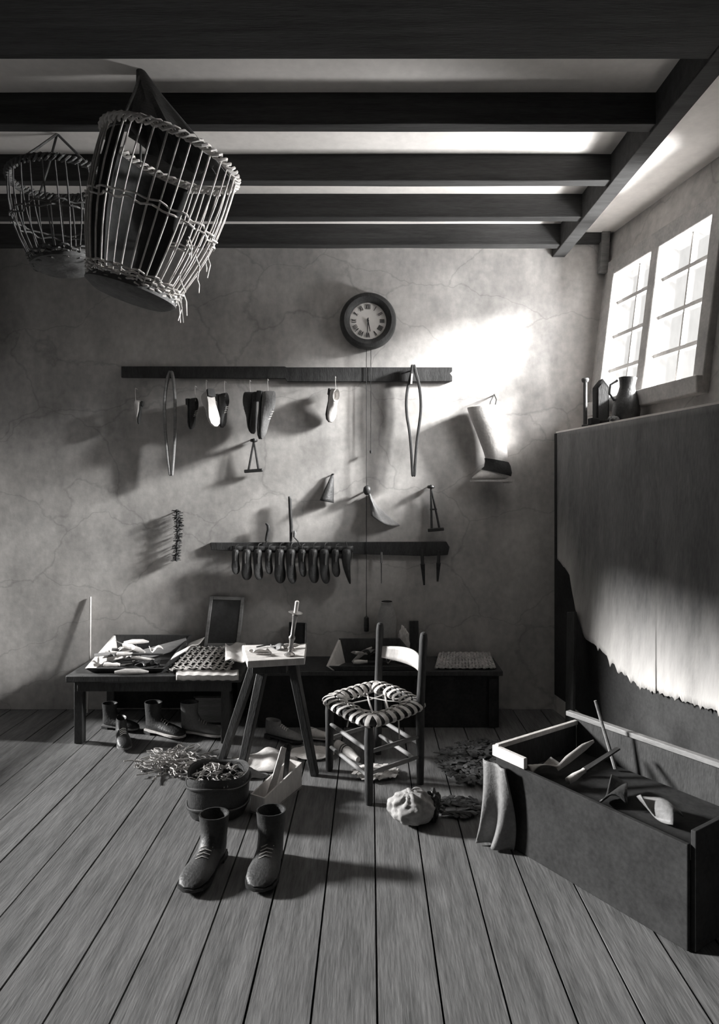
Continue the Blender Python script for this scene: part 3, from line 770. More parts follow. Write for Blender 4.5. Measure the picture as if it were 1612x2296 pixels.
# woven panel
wpn = thing('woven_panel', 'woven cane seat panel lying on the bench right of the tool tray', 'woven panel', bz(450, 4.1, BZ))
Q = [bz(378, 3.92, BZ + .006), bz(428, 4.38, BZ + .035), bz(548, 4.38, BZ + .035), bz(515, 3.92, BZ + .006)]
def qp(u, v, h=0): return Q[0].lerp(Q[3], u).lerp(Q[1].lerp(Q[2], u), v) + V((0, 0, h + .012 * math.sin(u * 3) * (1 - v)))
m = MB(); nn = 9
for i in range(nn):
    u = .04 + .92 * i / (nn - 1); m.tube([qp(u, t / 18, .008 + .0045 * (1 if (t + i) % 2 else -1)) for t in range(19)], .0085, 6, .4, nrm=(0, 0, 1))
m.build('warp_strips', 'tan', wpn)
m = MB(); nv = 9
for j in range(nv):
    v = .03 + .94 * j / (nv - 1); m.tube([qp(t / 18, v, .008 + .0045 * (1 if (t + j) % 2 == 0 else -1)) for t in range(19)], .0085, 6, .4, nrm=(0, 0, 1))
m.build('weft_strips', 'tan', wpn)
# pale hide flap at its left edge, cloth at the right
m = MB(); m.sheet(lambda u, v: bz(383 + 36 * u + 40 * v, 3.94 + .38 * v, BZ + .062 + .055 * u * (1 - .3 * v) + .012 * math.sin(v * 7) + .01), 8, 14)
tag(m.build('leather_flap', 'tan', solid=.004), 'pale curled leather flap over the left edge of woven panel', 'leather piece')
def clf(u, v):
    x = 505 + 46 * u; d = 3.9 + .42 * v
    return bz(x, d, BZ + .078 + .014 * noise.noise(V((u * 3, v * 4, 1))) + .02 * math.sin(u * 6 + v * 3) * .5)
m = MB(); m.sheet(clf, 14, 16); tag(m.build('linen_cloth', 'cloth', solid=.003), 'crumpled white cloth at right end of the left bench behind the stool', 'cloth')
m = MB(); m.sheet(lambda u, v: bz(395 + 140 * u, BF - .006 + .10 * (1 - v) if v < .6 else BF - .012, BZ + .008 + (0 if v < .6 else -.03 * (v - .6) / .4) + .002 * math.sin(u * 40)), 30, 8)
tag(m.build('leather_apron', 'tan', solid=.003), 'pale leather strip hanging over the front edge of left bench below woven panel', 'leather piece')

# framed dark panel leaning at the wall
fp = thing('framed_panel', 'dark framed glass panel leaning against the wall on left bench', 'framed panel', at(500, 1447, D - .1))
A = [at(458, 1450, 4.40), at(536, 1450, 4.40), at(548, 1339, 4.475), at(472, 1337, 4.475)]
def ip(u, v): return A[0].lerp(A[1], u).lerp(A[3].lerp(A[2], u), v)
nrm = (A[1] - A[0]).cross(A[3] - A[0]).normalized()
for (u0, v0, u1, v1) in ((0, .5, 1, .5),):
    pass
e = .085
for a, b in (((0.04, 0), (0.04, 1)), ((.96, 0), (.96, 1)), ((.09, .035), (.91, .035)), ((.09, .965), (.91, .965))):
    m = MB(); m.bar(ip(*a), ip(*b), .022, .024, up=nrm); m.build('frame_rail', 'wood', fp, bevel=.003)
m = MB(); m.prism([ip(.05, .03) - nrm * -.004, ip(.95, .03) - nrm * -.004, ip(.95, .97) - nrm * -.004, ip(.05, .97) - nrm * -.004], nrm * .004); m.build('glass_panel', 'slate', fp, smooth=False)
# small dark panel behind the candlestick
A = [at(646, 1472, 4.38), at(684, 1472, 4.38), at(686, 1398, 4.46), at(648, 1396, 4.46)]
sp = thing('small_board', 'small dark board with pale right edge leaning at wall behind the candlestick', 'board', at(665, 1470, 4.4))
m = MB(); m.hexa([A[0], A[1], A[1] + V((0, .02, 0)), A[0] + V((0, .02, 0)), A[3], A[2], A[2] + V((0, .02, 0)), A[3] + V((0, .02, 0))]); m.build('face', 'black', sp, smooth=False)
m = MB(); m.bar(A[1], A[2], .008, .024, up=V((0, 1, 0))); m.build('edge_strip', 'wood', sp)

# ------------------------------------------------------------------ chest on the right
CZ = .357; CF = 4.13
chs = thing('low_chest', 'long dark wooden chest against the back wall right of the bench', 'chest', (.2, 4.3, 0))
cx0, cx1 = -.70, .80
m = MB(); m.box(((cx0 + cx1) / 2, (CF + D) / 2 + .01, (CZ - .03) / 2), (cx1 - cx0, D - CF - .03, CZ - .03)); m.build('body', 'black', chs, bevel=.004)
m = MB(); m.box(((cx0 + cx1) / 2, (CF + D) / 2 - .003, CZ - .015), (cx1 - cx0 + .04, D - CF - .005, .03)); m.build('lid', 'darkwood', chs, bevel=.004)
for x in (-.2, .3, .76):
    m = MB(); m.box((x, CF + .012, CZ / 2 - .02), (.05, .012, CZ - .06)); m.build('batten', 'black', chs)
t2 = tray('offcut_tray', 'sloping-sided tray of offcuts on the chest behind the chair', [bz(745, 4.14, CZ), bz(772, 4.30, CZ), bz(885, 4.30, CZ), bz(935, 4.14, CZ)], .16, 'pale', CZ)
G2 = 'offcuts in the tray behind the chair'
put('pale piece', 'pale curled leather piece at left in the tray behind chair', bz(806, 4.215, CZ + .085), .4, 0, 0, G2, .7)
put('piece', 'brown leather curl in the middle of the tray behind chair', bz(832, 4.25, CZ + .08), 1.0, .1, 0, G2)
put('bone', 'pale bone smoother propped in the tray behind chair', bz(812, 4.24, CZ + .075), .5, -.5, 0, G2)
put('rasp', 'rasp lying at front of the tray behind chair', bz(838, 4.185, CZ + .046), .1, 0, 0, G2)
put('knife', 'knife slanting over the heap in the tray behind chair', bz(862, 4.22, CZ + .10), 2.8, .15, 0, G2)
put('pale piece', 'pale curled leather piece at the right of the tray behind chair', bz(872, 4.215, CZ + .034), 2.0, 0, 0, G2, .65)
put('dark piece', 'dark leather curl at the back of the tray behind chair', bz(845, 4.26, CZ + .06), .2, 0, 0, G2)
p = V((at(867, 1400, 4.44).x, 4.44, CZ))
o = thing('stoneware_jar', 'pale stoneware jar with dark mouth standing against wall on the chest', 'jar', p)
b_ = CZ + .0
m = MB(); m.lathe([(.055, 0), (.062, .01), (.066, .16), (.064, .26), (.050, .33), (.040, .355), (.038, .37), (.043, .38), (.037, .382), (.032, .365), (.03, .3), (.001, .29)], p + V((0, -.03, 0)), n=24); m.build('body', 'stone', o)
m = MB(); m.lathe([(.034, .362), (.0375, .3815), (.033, .385), (.001, .387)], p + V((0, -.03, 0)), n=20); m.build('stopper', 'black', o)
# bundle and upright tools beside the jar
p = bz(888, 4.30, CZ + .1)
o = thing('linen_bag', 'limp grey cloth bag propped beside the jar on the chest', 'bag', bz(905, 4.385, CZ))
m = MB(); m.blob(bz(905, 4.385, CZ + .112), (.036, .032, .10), .35, 2.2, 4, 3); m.build('bag', 'cloth', o, smooth=2)
m = MB(); m.tube([bz(902, 4.385, CZ + .18), bz(905, 4.385, CZ + .186), bz(908, 4.385, CZ + .18)], .012, 8); m.build('tie', 'leather', o)
o = MB().bar(bz(930, 4.45, CZ + .002), at(928, 1392, 4.485), .06, .015, up=V((0, -1, 0))).build('upright_board', 'darkwood', bevel=.003); tag(o, 'short dark board standing at wall between jar and chair post', 'board')
# mat on the chest right end
mtx = thing('rush_mat', 'dim woven rush mat lying on the right end of the chest', 'mat', bz(1050, 4.3, CZ))
Q = [bz(975, 4.16, CZ + .004), bz(985, 4.44, CZ + .03), bz(1098, 4.44, CZ + .03), bz(1112, 4.16, CZ + .004)]
def qp2(u, v, h=0): return Q[0].lerp(Q[3], u).lerp(Q[1].lerp(Q[2], u), v) + V((0, 0, h))
m = MB()
for i in range(18):
    u = .02 + .96 * i / 17; m.tube([qp2(u, t / 16, .008 + .004 * (1 if (t + i) % 2 else -1)) for t in range(17)], .009, 6, .5, nrm=(0, 0, 1))
m.build('warp_strips', 'straw', mtx)
m = MB()
for j in range(10):
    v = .04 + .92 * j / 9; m.tube([qp2(t / 34, v, .008 + .004 * (1 if (t + j) % 2 == 0 else -1)) for t in range(35)], .009, 6, .5, nrm=(0, 0, 1))
m.build('weft_strips', 'straw', mtx)

# ------------------------------------------------------------------ stool and candlestick
ST = .645
sx, sy = -.475, 3.44
so = thing('work_stool', 'tall three-legged wooden stool with thick pale top', 'stool', (sx, sy, 0))
TP = [at(560, 1487, 3.30), at(684, 1472, 3.34), at(680, 1449, 3.62), at(546, 1452, 3.58)]
TP = [V((p.x, p.y, ST)) for p in TP]
TP = [V((-.60, 3.27, ST)), V((-.325, 3.33, ST)), V((-.345, 3.63, ST)), V((-.69, 3.60, ST))]
m = MB(); m.prism(TP, (0, 0, -.035)); m.build('seat', 'pale', so, smooth=False, bevel=.005)
m = MB(); m.box((-.50, 3.42, ST - .055), (.17, .22, .04)); m.build('seat_block', 'darkwood', so, bevel=.004)
for top, base in (((577, 1500, 3.50), (498, 1702)), ((592, 1500, 3.36), (531, 1775)), ((655, 1500, 3.43), (706, 1738))):
    a = at(*top); a.z = ST - .036; b = fl(*base)
    m = MB(); m.bar(b, a, .038, .038, up=V((.3, 1, 0)), w2=.046, t2=.046); m.build('leg', 'darkwood', so, bevel=.005)
cb = V(((649 - CX) * 3.37 / F, 3.37, ST))
cs = thing('candlestick', 'slender brass candlestick with candle stump leaning slightly on the stool', 'candlestick', cb)
ca = V((.14, .03, 1))
MB().lathe([(.026, .002), (.028, .008), (.020, .014), (.012, .022)], cb, (0.0, 0, 1), 20).build('base', 'brass', cs)
MB().lathe([(.012, .014), (.010, .03), (.017, .04), (.010, .05), (.012, .075), (.017, .088), (.017, .095), (.010, .105), (.011, .16), (.013, .19), (.016, .205), (.010, .212)], cb, ca, 20).build('stem', 'brass', cs)
MB().lathe([(.008, .206), (.034, .216), (.037, .219), (.034, .222), (.008, .217)], cb, ca, 24).build('drip_pan', 'brass', cs)
cd = MB().lathe([(.010, .216), (.0105, .275), (.004, .28)], cb, ca, 12).build('candle', 'candle', cs)
m = MB(); q = cb + ca.normalized() * .278; m.tube([q, q + V((.001, 0, .008))], .0012, 5); m.build('wick', 'ink', cd)
# scraps on the stool top
put('pale piece', 'pale leather curl on the stool top left of the candlestick', (-.56, 3.40, ST + .008), .5, 0, 0, None, .8)
put('piece', 'brown leather strip lying on the middle of the stool top', (-.49, 3.50, ST + .008), 2.6, 0, 0, None, .7)
put('awl', 'awl lying on the stool top behind the candlestick', (-.41, 3.53, ST + .014), .4, 0, 0)
m = MB(); pp = [(-.60, 3.53, ST + .006), (-.55, 3.56, ST + .010), (-.50, 3.585, ST + .006), (-.44, 3.57, ST + .005), (-.40, 3.59, ST + .005)]
m.tube(pp, .004, 6); tag(m.build('leather_thong', 'leather'), 'dark leather thong along the back of the stool top', 'thong')

# ------------------------------------------------------------------ chair
Fp, Lp, Rp, Bp = V((-.006, 3.155, 0)), V((-.215, 3.53, 0)), V((.252, 3.37, 0)), V((.045, 3.745, 0))
ch = thing('rush_chair', 'low broken chair with strip-woven seat worn through in the middle', 'chair', (Fp + Lp + Rp + Bp) / 4)
SZ = .385
for b, top, lean in ((Fp, SZ - .02, V((0, 0, 0))), (Lp, SZ - .02, V((0, 0, 0)))):
    m = MB(); m.lathe([(.017, 0), (.020, .02), (.021, top * .5), (.023, top * .85), (.019, top)], b, n=14); m.build('leg', 'darkwood', ch)
for b, top, tx in ((Rp, at(950, 1421, 3.37), 0), (Bp, at(852, 1399, 3.72), 0)):
    m = MB(); b2 = b + V((0, 0, SZ)); h = [b, b + V((0, 0, SZ * .5)), b2, b2.lerp(top, .5), b2.lerp(top, .92), top, top + V((0, 0, .008))]
    m.tube(h, [.018, .021, .022, .020, .021, .017, .008], 14); m.build('back_post', 'darkwood', ch)
RT, BT = at(950, 1421, 3.37), at(852, 1399, 3.72)
def rung(a, b, za, zb, r=.011):
    pa, pb = a + V((0, 0, za)), b + V((0, 0, zb)); m = MB(); m.tube([pa, pa.lerp(pb, .3), pa.lerp(pb, .7), pb], [r * .8, r, r, r * .8], 10); m.build('stretcher', 'wood', ch)
rung(Fp, Rp, .145, .14); rung(Fp, Rp, .245, .24); rung(Fp, Lp, .13, .13); rung(Fp, Lp, .25, .25); rung(Lp, Bp, .17, .17); rung(Bp, Rp, .2, .2); rung(Bp, Rp, .11, .11)
# curved back slat
sa, sb = (Rp + V((0, 0, SZ))).lerp(RT, .48), (Bp + V((0, 0, SZ))).lerp(BT, .55)
bow = V((.80, .42, 0)).normalized()
def slat(u, v): 
    p = sb.lerp(sa, u); return p - bow * .0 + bow * .075 * math.sin(u * PI) * 1.0 + V((0, 0, (v - .5) * (.058 + .03 * math.sin(u * PI)) + .012 * math.sin(u * PI)))
MB().sheet(slat, 20, 4).build('back_slat', 'pale', ch, solid=.009)
# seat: frame rails, then strips wound round them
cor = [Lp + V((-.012, .0, SZ - .012)), Fp + V((0, -.012, SZ - .0)), Rp + V((.0, 0, SZ + .012)), Bp + V((0, 0, SZ + .006))]
cen = (cor[0] + cor[1] + cor[2] + cor[3]) / 4
path = []
for i in range(4):
    a, b = cor[i], cor[(i + 1) % 4]; pr, nx = cor[i - 1], cor[(i + 2) % 4]
    for t in range(16):
        f = t / 16
        p = a.lerp(b, f)
        bul = 4 * f * (1 - f)
        out = (p - cen); out.z = 0; path.append(p + out.normalized() * .022 * bul)
# soften the corners
for _ in range(3): path = [(path[i - 1] + path[i] * 2 + path[(i + 1) % len(path)]) / 4 for i in range(len(path))]
m = MB(); m.tube(path, .020, 10, close=True, nrm=(0, 0, 1)); m.build('seat_rail', 'darkwood', ch)
m = MB(); n = len(path)
for i in range(0, n, 2):
    p = path[i]; tg = (path[(i + 1) % n] - path[i - 1]).normalized(); inn = V((cen.x - p.x, cen.y - p.y, 0)); inn = (inn - tg * inn.dot(tg)).normalized()
    wl = .0235; reach = R.uniform(.075, .105); ring = []
    for k in range(15):
        a = PI * .5 + 2 * PI * k / 14 * .97
        cxn = math.cos(a); s_ = math.sin(a)
        rr = p + inn * (reach * .5 - .012 + (reach * .5 + .016) * -cxn * -1 * 1.0 if False else (reach * .5 - .02) + (reach * .5 + .014) * math.cos(a)) + V((0, 0, 1)) * .025 * s_
        ring.append(rr)
    m.tube(ring, [wl * .5] * 15, 6, .35, nrm=None) if False else None
    # flat strap looped round the rail
    rs = []
    for q in range(len(ring)):
        c_ = ring[q]; nn_ = (c_ - (p + inn * (reach * .5 - .02))).normalized()
        j = R.uniform(-.001, .001)
        rs.append([c_ - tg * wl * .5 + nn_ * (.002 + j), c_ + nn_ * (.0045 + j), c_ + tg * wl * .5 + nn_ * (.002 + j), c_ + tg * wl * .46 - nn_ * .002, c_ - tg * wl * .46 - nn_ * .002])
    m.rings(rs)
sw = m.build('seat_weave', 'tan', ch)
for u0, u1, r in ((4, 42, .006), (9, 30, .006), (12, 36, .005), (18, 52, .005), (22, 46, .005), (2, 26, .005), (57, 34, .005)):
    a, b = path[u0], path[u1]
    m = MB(); m.tube([a + V((0, 0, .0)), a.lerp(b, .3) + V((0, 0, -.012)), a.lerp(b, .6) + V((0, 0, -.016)), b], r, 6, .5, nrm=(0, 0, 1)); m.build('loose_strand', 'tan', sw)
for q in range(4):
    m = MB(); a = path[(q * 13 + 5) % 64].lerp(cen, .45); m.tube([a, a + V((.01 * q - .015, .008, -.05)), a + V((.02 * q - .03, 0, -R.uniform(.1, .19)))], .004, 5, .6); m.build('hanging_strand', 'tan', sw)

# ------------------------------------------------------------------ boots under the bench
boot('boot', 'old boot under the bench at the far left edge', 'boot', V((-1.655, 4.16, 0)), -.3, 'leather', .25, .07, 'midleather')
boot('boot', 'boot with a pale toe under the left bench, second from the left', 'boot', V((-1.49, 3.99, 0)), -1.1, 'leather', .25, .05, 'midleather')
boot('boot', 'dark boot with pale sole edge under bench, third from the left', 'boot', V((-1.36, 4.08, 0)), -.45, 'leather', .29, .08, 'tan')
boot('boot', 'dark laced boot with pale sole under the bench beside the box', 'boot', V((-1.14, 4.06, 0)), -.3, 'midleather', .29, .085, 'tan')
boot('shoe', 'worn shoe on the floor seen between the stool legs', 'shoe', fl(598, 1652) + V((0, .0, 0)), -.5, 'midleather', .26, .02, 'darkwood')
boot('shoe', 'small pale-toed shoe on floor right of the stool', 'shoe', fl(676, 1658), -.1, 'tan', .2, 0, 'tan', lace=False)
p = V((-1.0, 4.3, 0))
o = thing('wooden_box', 'pale-fronted wooden box standing on the floor under the bench', 'box', (p.x, 4.30, 0))
m = MB(); m.box((p.x, 4.30, .085), (.21, .15, .16)); m.build('body', 'wood', o, bevel=.004)
m = MB(); m.box((p.x, 4.295, .172), (.225, .165, .014)); m.build('lid', 'darkwood', o, bevel=.003)

# ------------------------------------------------------------------ foreground: tub, small box, boots, ball, scraps
tc = V((-.705, 3.09, 0))
tb = thing('offcut_tub', 'low dark leather-covered tub full of offcuts in front of the stool', 'tub', tc)
n = 36
def tr(h, r, k=1): return [tc + V((math.cos(2 * PI * j / n) * r * .95 * (1 + .03 * math.sin(3 * 2 * PI * j / n + 1)), math.sin(2 * PI * j / n) * r * .9, h + .008 * math.sin(2 * PI * j / n * 3))) for j in range(n)]
m = MB(); m.rings([tr(0.006, .13), tr(.03, .142), tr(.1, .148), tr(.17, .150), tr(.192, .147), tr(.186, .136), tr(.13, .130)]); m.build('body', 'leather', tb)
m = MB(); m.tube(tr(.055, .149), .006, 6, close=True); m.build('hoop', 'iron', tb); m = MB(); m.tube(tr(.15, .153), .006, 6, close=True); m.build('hoop', 'iron', tb)
m = MB()
for i in range(130):
    a = R.uniform(0, 2 * PI); r = .118 * math.sqrt(R.random()); p = tc + V((math.cos(a) * r, math.sin(a) * r * .9, .15 + .045 * (1 - r / .12) + R.uniform(0, .02)))
    b = R.uniform(0, 2 * PI); dv = V((math.cos(b), math.sin(b), R.uniform(-.2, .35))); l = R.uniform(.02, .05)
    m.tube([p, p + dv * l * .5 + V((0, 0, .006)), p + dv * l], R.uniform(.002, .005), 5, .5)
o = m.build('offcuts', 'straw', tb); o['kind'] = 'stuff'
# small open box with tools
bc = [V((-.55, 3.075, 0)), V((-.478, 3.03, 0)), V((-.340, 3.33, 0)), V((-.412, 3.375, 0))]
bx = thing('small_open_box', 'narrow open wooden box holding a brush, beside the tub', 'box', sum(bc, V()) / 4)
def wl(a, b, h0, h1, nm):
    nn = (b - a).cross(V((0, 0, 1))).normalized() * -.008
    MB().hexa([a, b, b + nn, a + nn, a + V((0, 0, h0)), b + V((0, 0, h1)), b + nn + V((0, 0, h1)), a + nn + V((0, 0, h0))]).build(nm, 'pale', bx, smooth=False)
wl(bc[0], bc[1], .085, .085, 'end_board'); wl(bc[1], bc[2], .085, .125, 'side_board'); wl(bc[2], bc[3], .125, .125, 'end_board'); wl(bc[3], bc[0], .125, .085, 'side_board')
m = MB(); m.prism([p + V((0, 0, .003)) for p in bc], (0, 0, .006)); m.build('bottom_board', 'wood', bx, smooth=False)
o = thing('wooden_paddle', 'pale wooden paddle standing slanted in the small open box', 'paddle', V((-.46, 3.16, .02)))
m = MB(); m.bar(V((-.478, 3.13, .015)), V((-.418, 3.24, .235)), .035, .012, up=V((.2, -1, .3)), w2=.028); m.build('blade', 'pale', o, bevel=.003)
o = thing('dark_brush', 'dark stubby brush standing in the back end of small open box', 'brush', V((-.40, 3.29, .02)))
m = MB(); m.bar(V((-.420, 3.255, .014)), V((-.404, 3.29, .20)), .024, .022, up=V((.2, -1, 0))); m.build('handle', 'leather', o, bevel=.004)
m = MB()
for i in range(40):
    p = V((-.404 + R.uniform(-.012, .012), 3.29 + R.uniform(-.01, .01), .198)); m.tube([p, p + V((R.uniform(-.008, .008), 0, R.uniform(.02, .04)))], .0022, 4)
m.build('bristles', 'leather', o, smooth=False)

boot('boot', 'dark ankle boot in the foreground left, with strap, toe toward viewer', 'boot', V((-.615, 2.72, 0)), -1.75, 'leather', .285, .085, 'leather', wid=1.35)
boot('boot', 'dark ankle boot in the foreground right of its partner', 'boot', V((-.395, 2.73, 0)), -1.62, 'leather', .285, .095, 'leather', wid=1.35)
# crumpled leather ball
p = V((.185, 2.98, 0))
o = thing('leather_bundle', 'crumpled pale leather bundle lying on the floorboards before the chair', 'bundle', p)
m = MB(); m.blob(p + V((0, 0, .072)), (.105, .09, .070), .13, 1.5, 5, 11, .085); m.build('wad', 'wad', o, smooth=2)
m = MB(); m.blob(p + V((.092, .03, .066)), (.04, .055, .060), .3, 2, 5, 5); m.build('shade_lobe', 'leather', o, smooth=2)  # dark lobe that paints in the shaded right side of the bundle
# heap of thongs under the bench front
hc = V((-1.06, 3.61, 0))
m = MB()
for i in range(150):
    a = R.uniform(0, 2 * PI); r = math.sqrt(R.random()); p = hc + V((math.cos(a) * r * .15, math.sin(a) * r * .13, .008 + .07 * (1 - r) * R.random()))
    pts = [p]; b = R.uniform(0, 2 * PI)
    for k in range(6):
        b += R.uniform(-.9, .9); p = p + V((math.cos(b), math.sin(b), R.uniform(-.2, .28))) * .022; p.z = max(.006, p.z); pts.append(p.copy())
    m.tube(pts, R.uniform(.002, .0045), 5, .6)
o = m.build('thong_heap', 'straw'); tag(o, 'tangled heap of curled leather thongs on the floor by stool', 'scraps', None, 'stuff')
# scraps under and beside the chair
def scraps(name, label, cx, cy, rx, ry, n, mt, zmax, seed):
    R2 = random.Random(seed); m = MB()
    for i in range(n):
        a = R2.uniform(0, 2 * PI); r = math.sqrt(R2.random()); x = cx + math.cos(a) * r * rx; y = cy + math.sin(a) * r * ry
        z = .004 + zmax * (1 - r) * R2.random(); b = R2.uniform(0, PI); l, w = R2.uniform(.012, .035), R2.uniform(.005, .016)
        dx, dy = V((math.cos(b), math.sin(b), R2.uniform(-.06, .12))), V((-math.sin(b), math.cos(b), R2.uniform(-.1, .1))); c = V((x, y, z + .01)); bend = R2.uniform(0, .008)
        g = []
        for t in (-1, 0, 1):
            q = c + dx * l * t / 1 + V((0, 0, bend * (1 - t * t))); g.append([q - dy * w, q + dy * w, q + dy * w + V((0, 0, .003)), q - dy * w + V((0, 0, .003))])
        for rr in g:
            for q in rr: q.z = max(q.z, .002)
        m.rings(g)
    o = m.build(name, mt, smooth=False); tag(o, label, 'scraps', None, 'stuff'); return o
scraps('offcut_heap', 'spread of dark leather offcuts on the floor right of chair', .64, 3.60, .28, .32, 420, 'scrap', .022, 3)
scraps('pale_scraps', 'pale leather scraps strewn on the floor beneath the chair', .03, 3.47, .11, .09, 60, 'tan', .015, 5)
scraps('floor_scraps', 'small offcuts strewn behind the leather bundle', .41, 3.10, .11, .09, 60, 'scrap', .02, 8)
# mallet handle under the chair
a, b = fl(757, 1680) + V((0, 0, .03)), fl(803, 1712) + V((0, 0, .022))
o = thing('banded_mallet', 'pale turned mallet with dark bands lying beneath the chair', 'mallet', a)
m = MB(); m.tube([a, a.lerp(b, .3), a.lerp(b, .6), b], [.024, .028, .026, .014], 14); m.build('head', 'pale', o)
for f in (.33, .42): 
    q = a.lerp(b, f); dd = (b - a).normalized(); m = MB(); m.lathe([(.027, -.004), (.0295, -.003), (.0295, .003), (.027, .004)], q, dd, 18); m.build('band', 'ink', o)
# hide pieces between the stool legs
def floor_sheet(name, label, c, rx, ry, h, mt, seed, rot=0):
    def f(u, v):
        a = 2 * PI * u; r = v * (1 + .25 * noise.noise(V((math.cos(a) * 1.5, math.sin(a) * 1.5, seed))))
        x, y = math.cos(a) * r * rx, math.sin(a) * r * ry
        z = .006 + h * (1 - v ** 2) * (.55 + .9 * noise.noise(V((x * 7, y * 7, seed)))) + .012 * abs(noise.noise(V((x * 15, y * 15, seed + 3)))) 
        return V((c[0] + x * math.cos(rot) - y * math.sin(rot), c[1] + x * math.sin(rot) + y * math.cos(rot), max(.005, z)))
    tag(MB().sheet(f, 48, 16).build(name, mt, solid=.004), label, 'leather piece')
floor_sheet('leather_skin', 'pale rumpled skin on the floor between the stool legs', fl(590, 1712), .19, .11, .07, 'tan', 3)
floor_sheet('brown_skin', 'brown crumpled leather on the floor behind the tub', fl(562, 1742) + V((0, .0, 0)), .08, .045, .06, 'midleather', 9)
floor_sheet('grey_skin', 'flat pale skin on the floor behind the chair legs', fl(700, 1690), .13, .10, .02, 'cloth', 14)

# ------------------------------------------------------------------ crate on the right
co = V((.55, 2.86, 0)); e1 = V((.83, .55, 0)).normalized(); e2 = V((.57, -.82, 0)).normalized()
cr = thing('wooden_crate', 'tall dark open wooden crate at lower right with battered pale rim', 'crate', co)
LH = .39; L1, L2 = .50, .85
def cw(a, b, z0, z1, nm, mt, th=.018):
    nn = (b - a).cross(V((0, 0, 1))).normalized() * th
    MB().hexa([V((a.x, a.y, z0)), V((b.x, b.y, z0)), V((b.x + nn.x, b.y + nn.y, z0)), V((a.x + nn.x, a.y + nn.y, z0)), V((a.x, a.y, z1)), V((b.x, b.y, z1)), V((b.x + nn.x, b.y + nn.y, z1)), V((a.x + nn.x, a.y + nn.y, z1))]).build(nm, mt, cr, smooth=False, bevel=.003)
A0, A1, A2, A3 = co, co + e1 * L1, co + e1 * L1 + e2 * L2, co + e2 * L2
cw(A0, A1, 0.002, LH, 'side_board', 'darkwood', -.018); cw(A3, A0, .002, LH - .045, 'front_board', 'black', -.018); cw(A1, A2, .002, LH + .03, 'back_board', 'darkwood', -.018); cw(A2, A3, .002, LH, 'side_board', 'black', -.018)
m = MB(); m.prism([p + V((0, 0, .26)) for p in (A0 + e1 * .02 + e2 * .02, A1 - e1 * .02 + e2 * .02, A2 - e1 * .02 - e2 * .02, A3 + e1 * .02 - e2 * .02)], (0, 0, .012)); m.build('floor_board', 'black', cr, smooth=False)
m = MB(); m.bar(A0 + V((0, 0, LH)) - e1 * .012, A1 + V((0, 0, LH + .004)), .02, .02); m.build('rim_strip', 'pale', cr, bevel=.003)
m = MB(); m.bar(A0 + V((0, 0, LH - .02)) - e2 * .02 - e1 * .01, A0 + e2 * .16 + V((0, 0, LH - .02)) - e1 * .01, .02, .045); m.build('rim_board', 'pale', cr, bevel=.003)
m = MB(); m.bar(A1 + V((0, 0, LH + .035)) - e2 * .05, A2 + V((0, 0, LH + .035)) , .03, .022); m.build('rail', 'wood', cr, bevel=.003)
G3 = 'things lying in the crate'
put('pale piece', 'pale leather curl inside the crate near its left corner', A0 + e1 * .14 + e2 * .11 + V((0, 0, .30)), .2, -.3, 0, G3, 1.1)
put('bone', 'pale bone tool sticking up in the crate', A0 + e1 * .27 + e2 * .18 + V((0, 0, .35)), .3, -.5, 0, G3, 1.3)
put('dark piece', 'dark leather curl in the middle of the crate', A0 + e1 * .2 + e2 * .42 + V((0, 0, .295)), 1.2, -.2, 0, G3, 1.4)
put('rasp', 'rasp propped against back board of the crate', A0 + e1 * .25 + e2 * .28 + V((0, 0, .345)), .45, -.3, 0, G3, 1.1)
put('piece', 'brown leather curl at the near end of the crate', A0 + e1 * .2 + e2 * .6 + V((0, 0, .295)), 2.2, -.2, 0, G3, 1.3)
o = MB().tube([A0 + e1 * .43 + e2 * .26 + V((0, 0, .282)), A0 + e1 * .40 + e2 * .18 + V((0, 0, .56))], [.009, .006], 8).build('thin_stick', 'wood'); tag(o, 'thin stick standing up out of the crate', 'stick')
# leather draped over the left corner
def drape(u, v):
    p = A0 - e1 * .050 + e2 * (-.03 + .13 * u) + V((0, 0, LH - .05 - (LH - .06) * v))
    p += -e1 * (.012 + .018 * math.sin(u * 9 + v * 2.5) * (0.4 + v)) - e1 * .05 * v * (1 - u) + e2 * .04 * math.sin(v * 2.5)
    return p
tag(MB().sheet(drape, 22, 24).build('draped_leather', 'midleather', solid=.004), 'rumpled leather draped down the front left corner of the crate', 'leather piece')

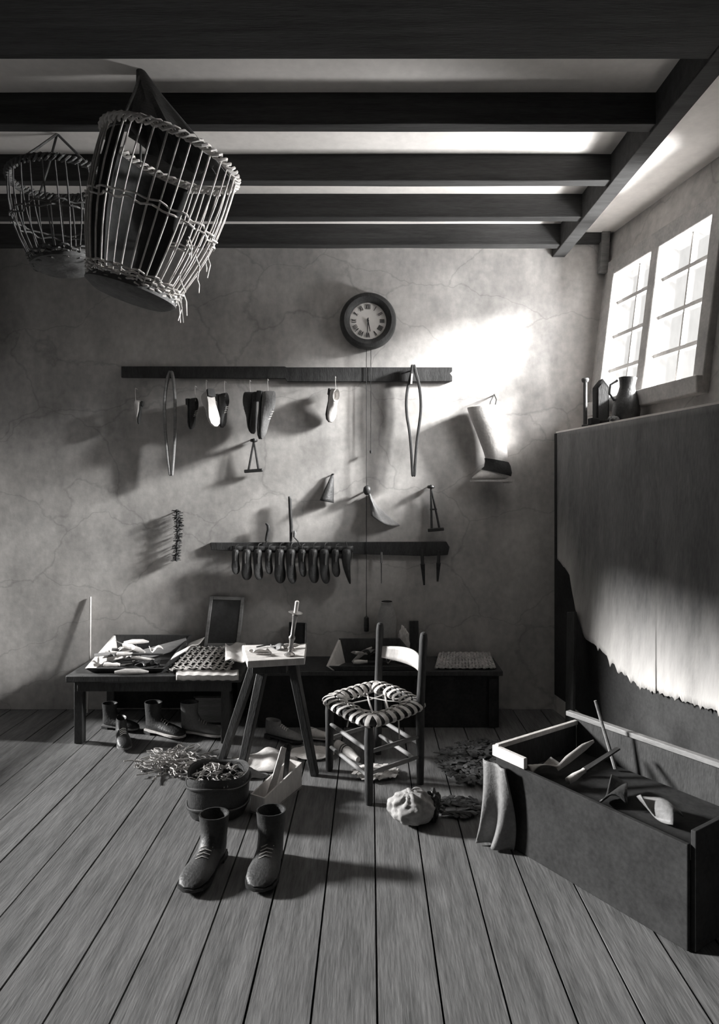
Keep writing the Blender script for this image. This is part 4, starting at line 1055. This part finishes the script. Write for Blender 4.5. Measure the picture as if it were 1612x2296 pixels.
# ------------------------------------------------------------------ light
w = bpy.data.worlds.new('World'); bpy.context.scene.world = w; w.use_nodes = True
nt = w.node_tree; bg = nt.nodes['Background']; bg.inputs[0].default_value = (1, .985, .96, 1)
tc = nt.nodes.new('ShaderNodeTexCoord'); sp_ = nt.nodes.new('ShaderNodeSeparateXYZ'); mr = nt.nodes.new('ShaderNodeMapRange')
nt.links.new(tc.outputs['Generated'], sp_.inputs[0]); nt.links.new(sp_.outputs['X'], mr.inputs['Value'])
mr.inputs['From Min'].default_value = -.3; mr.inputs['From Max'].default_value = .5; mr.inputs['To Min'].default_value = .28; mr.inputs['To Max'].default_value = 1.1
nt.links.new(mr.outputs[0], bg.inputs[1])     # overcast sky, brighter on the window side
def area(name, loc, target, sx_, sy_, e, spread=None):
    l = bpy.data.lights.new(name, 'AREA'); l.shape = 'RECTANGLE'; l.size = sx_; l.size_y = sy_; l.energy = e; l.color = (1, .995, .985)
    if spread: l.spread = math.radians(spread)
    o = bpy.data.objects.new(name, l); C.objects.link(o); o.location = loc
    o.rotation_euler = (V(target) - V(loc)).to_track_quat('-Z', 'Z').to_euler(); o['kind'] = 'helper'; return o
wc = wp(3.95, 2.5)
area('sky_daylight', (4.3, 2.3, 3.75), wc - V((.6, -.2, .4)), 1.45, 1.05, 420)
area('wall_fill', (2.35, 2.95, 2.75), V((1.4, 4.4, 2.4)), .6, .6, 32)  # small added lamp, brightens the wall beside the window
area('sky_beam', (5.0, 3.15, 3.95), wc - V((.6, -.2, .4)), .7, .6, 3300)
area('ground_daylight', (2.7, 3.72, 1.6), wc + V((-.3, 0.05, .2)), .6, .6, 330)
area('basket_fill', (3.2, 4.62, 2.93), V((-.6, 2.8, 2.6)), .5, .5, 1300)  # added lamp aimed through the window to brighten the hanging basket
sl = bpy.data.lights.new('low_sun', 'SUN'); sl.energy = 9; sl.angle = math.radians(7); sl.color = (1, .995, .985)
so_ = bpy.data.objects.new('low_sun', sl); C.objects.link(so_); so_['kind'] = 'helper'
so_.rotation_euler = V((1, -.2, -.36)).to_track_quat('-Z', 'Z').to_euler()

# ------------------------------------------------------------------ camera
cam = bpy.data.cameras.new('camera'); co_ = bpy.data.objects.new('camera', cam); C.objects.link(co_)
co_.location = (0, 0, CH); co_.rotation_euler = (PI / 2, 0, 0)
cam.sensor_fit = 'VERTICAL'; cam.sensor_height = 36; cam.sensor_width = 36 * 1612 / 2296
cam.lens = F * 36 / 2296
cam.shift_x = -(CX - 806) / 2296; cam.shift_y = (CY - 1148) / 2296
cam.clip_start = .05
sc = bpy.context.scene; sc.camera = co_
vs = sc.view_settings; vs.view_transform = 'Standard'; vs.look = 'None'; vs.gamma = 1; vs.use_curve_mapping = False; vs.exposure = .12
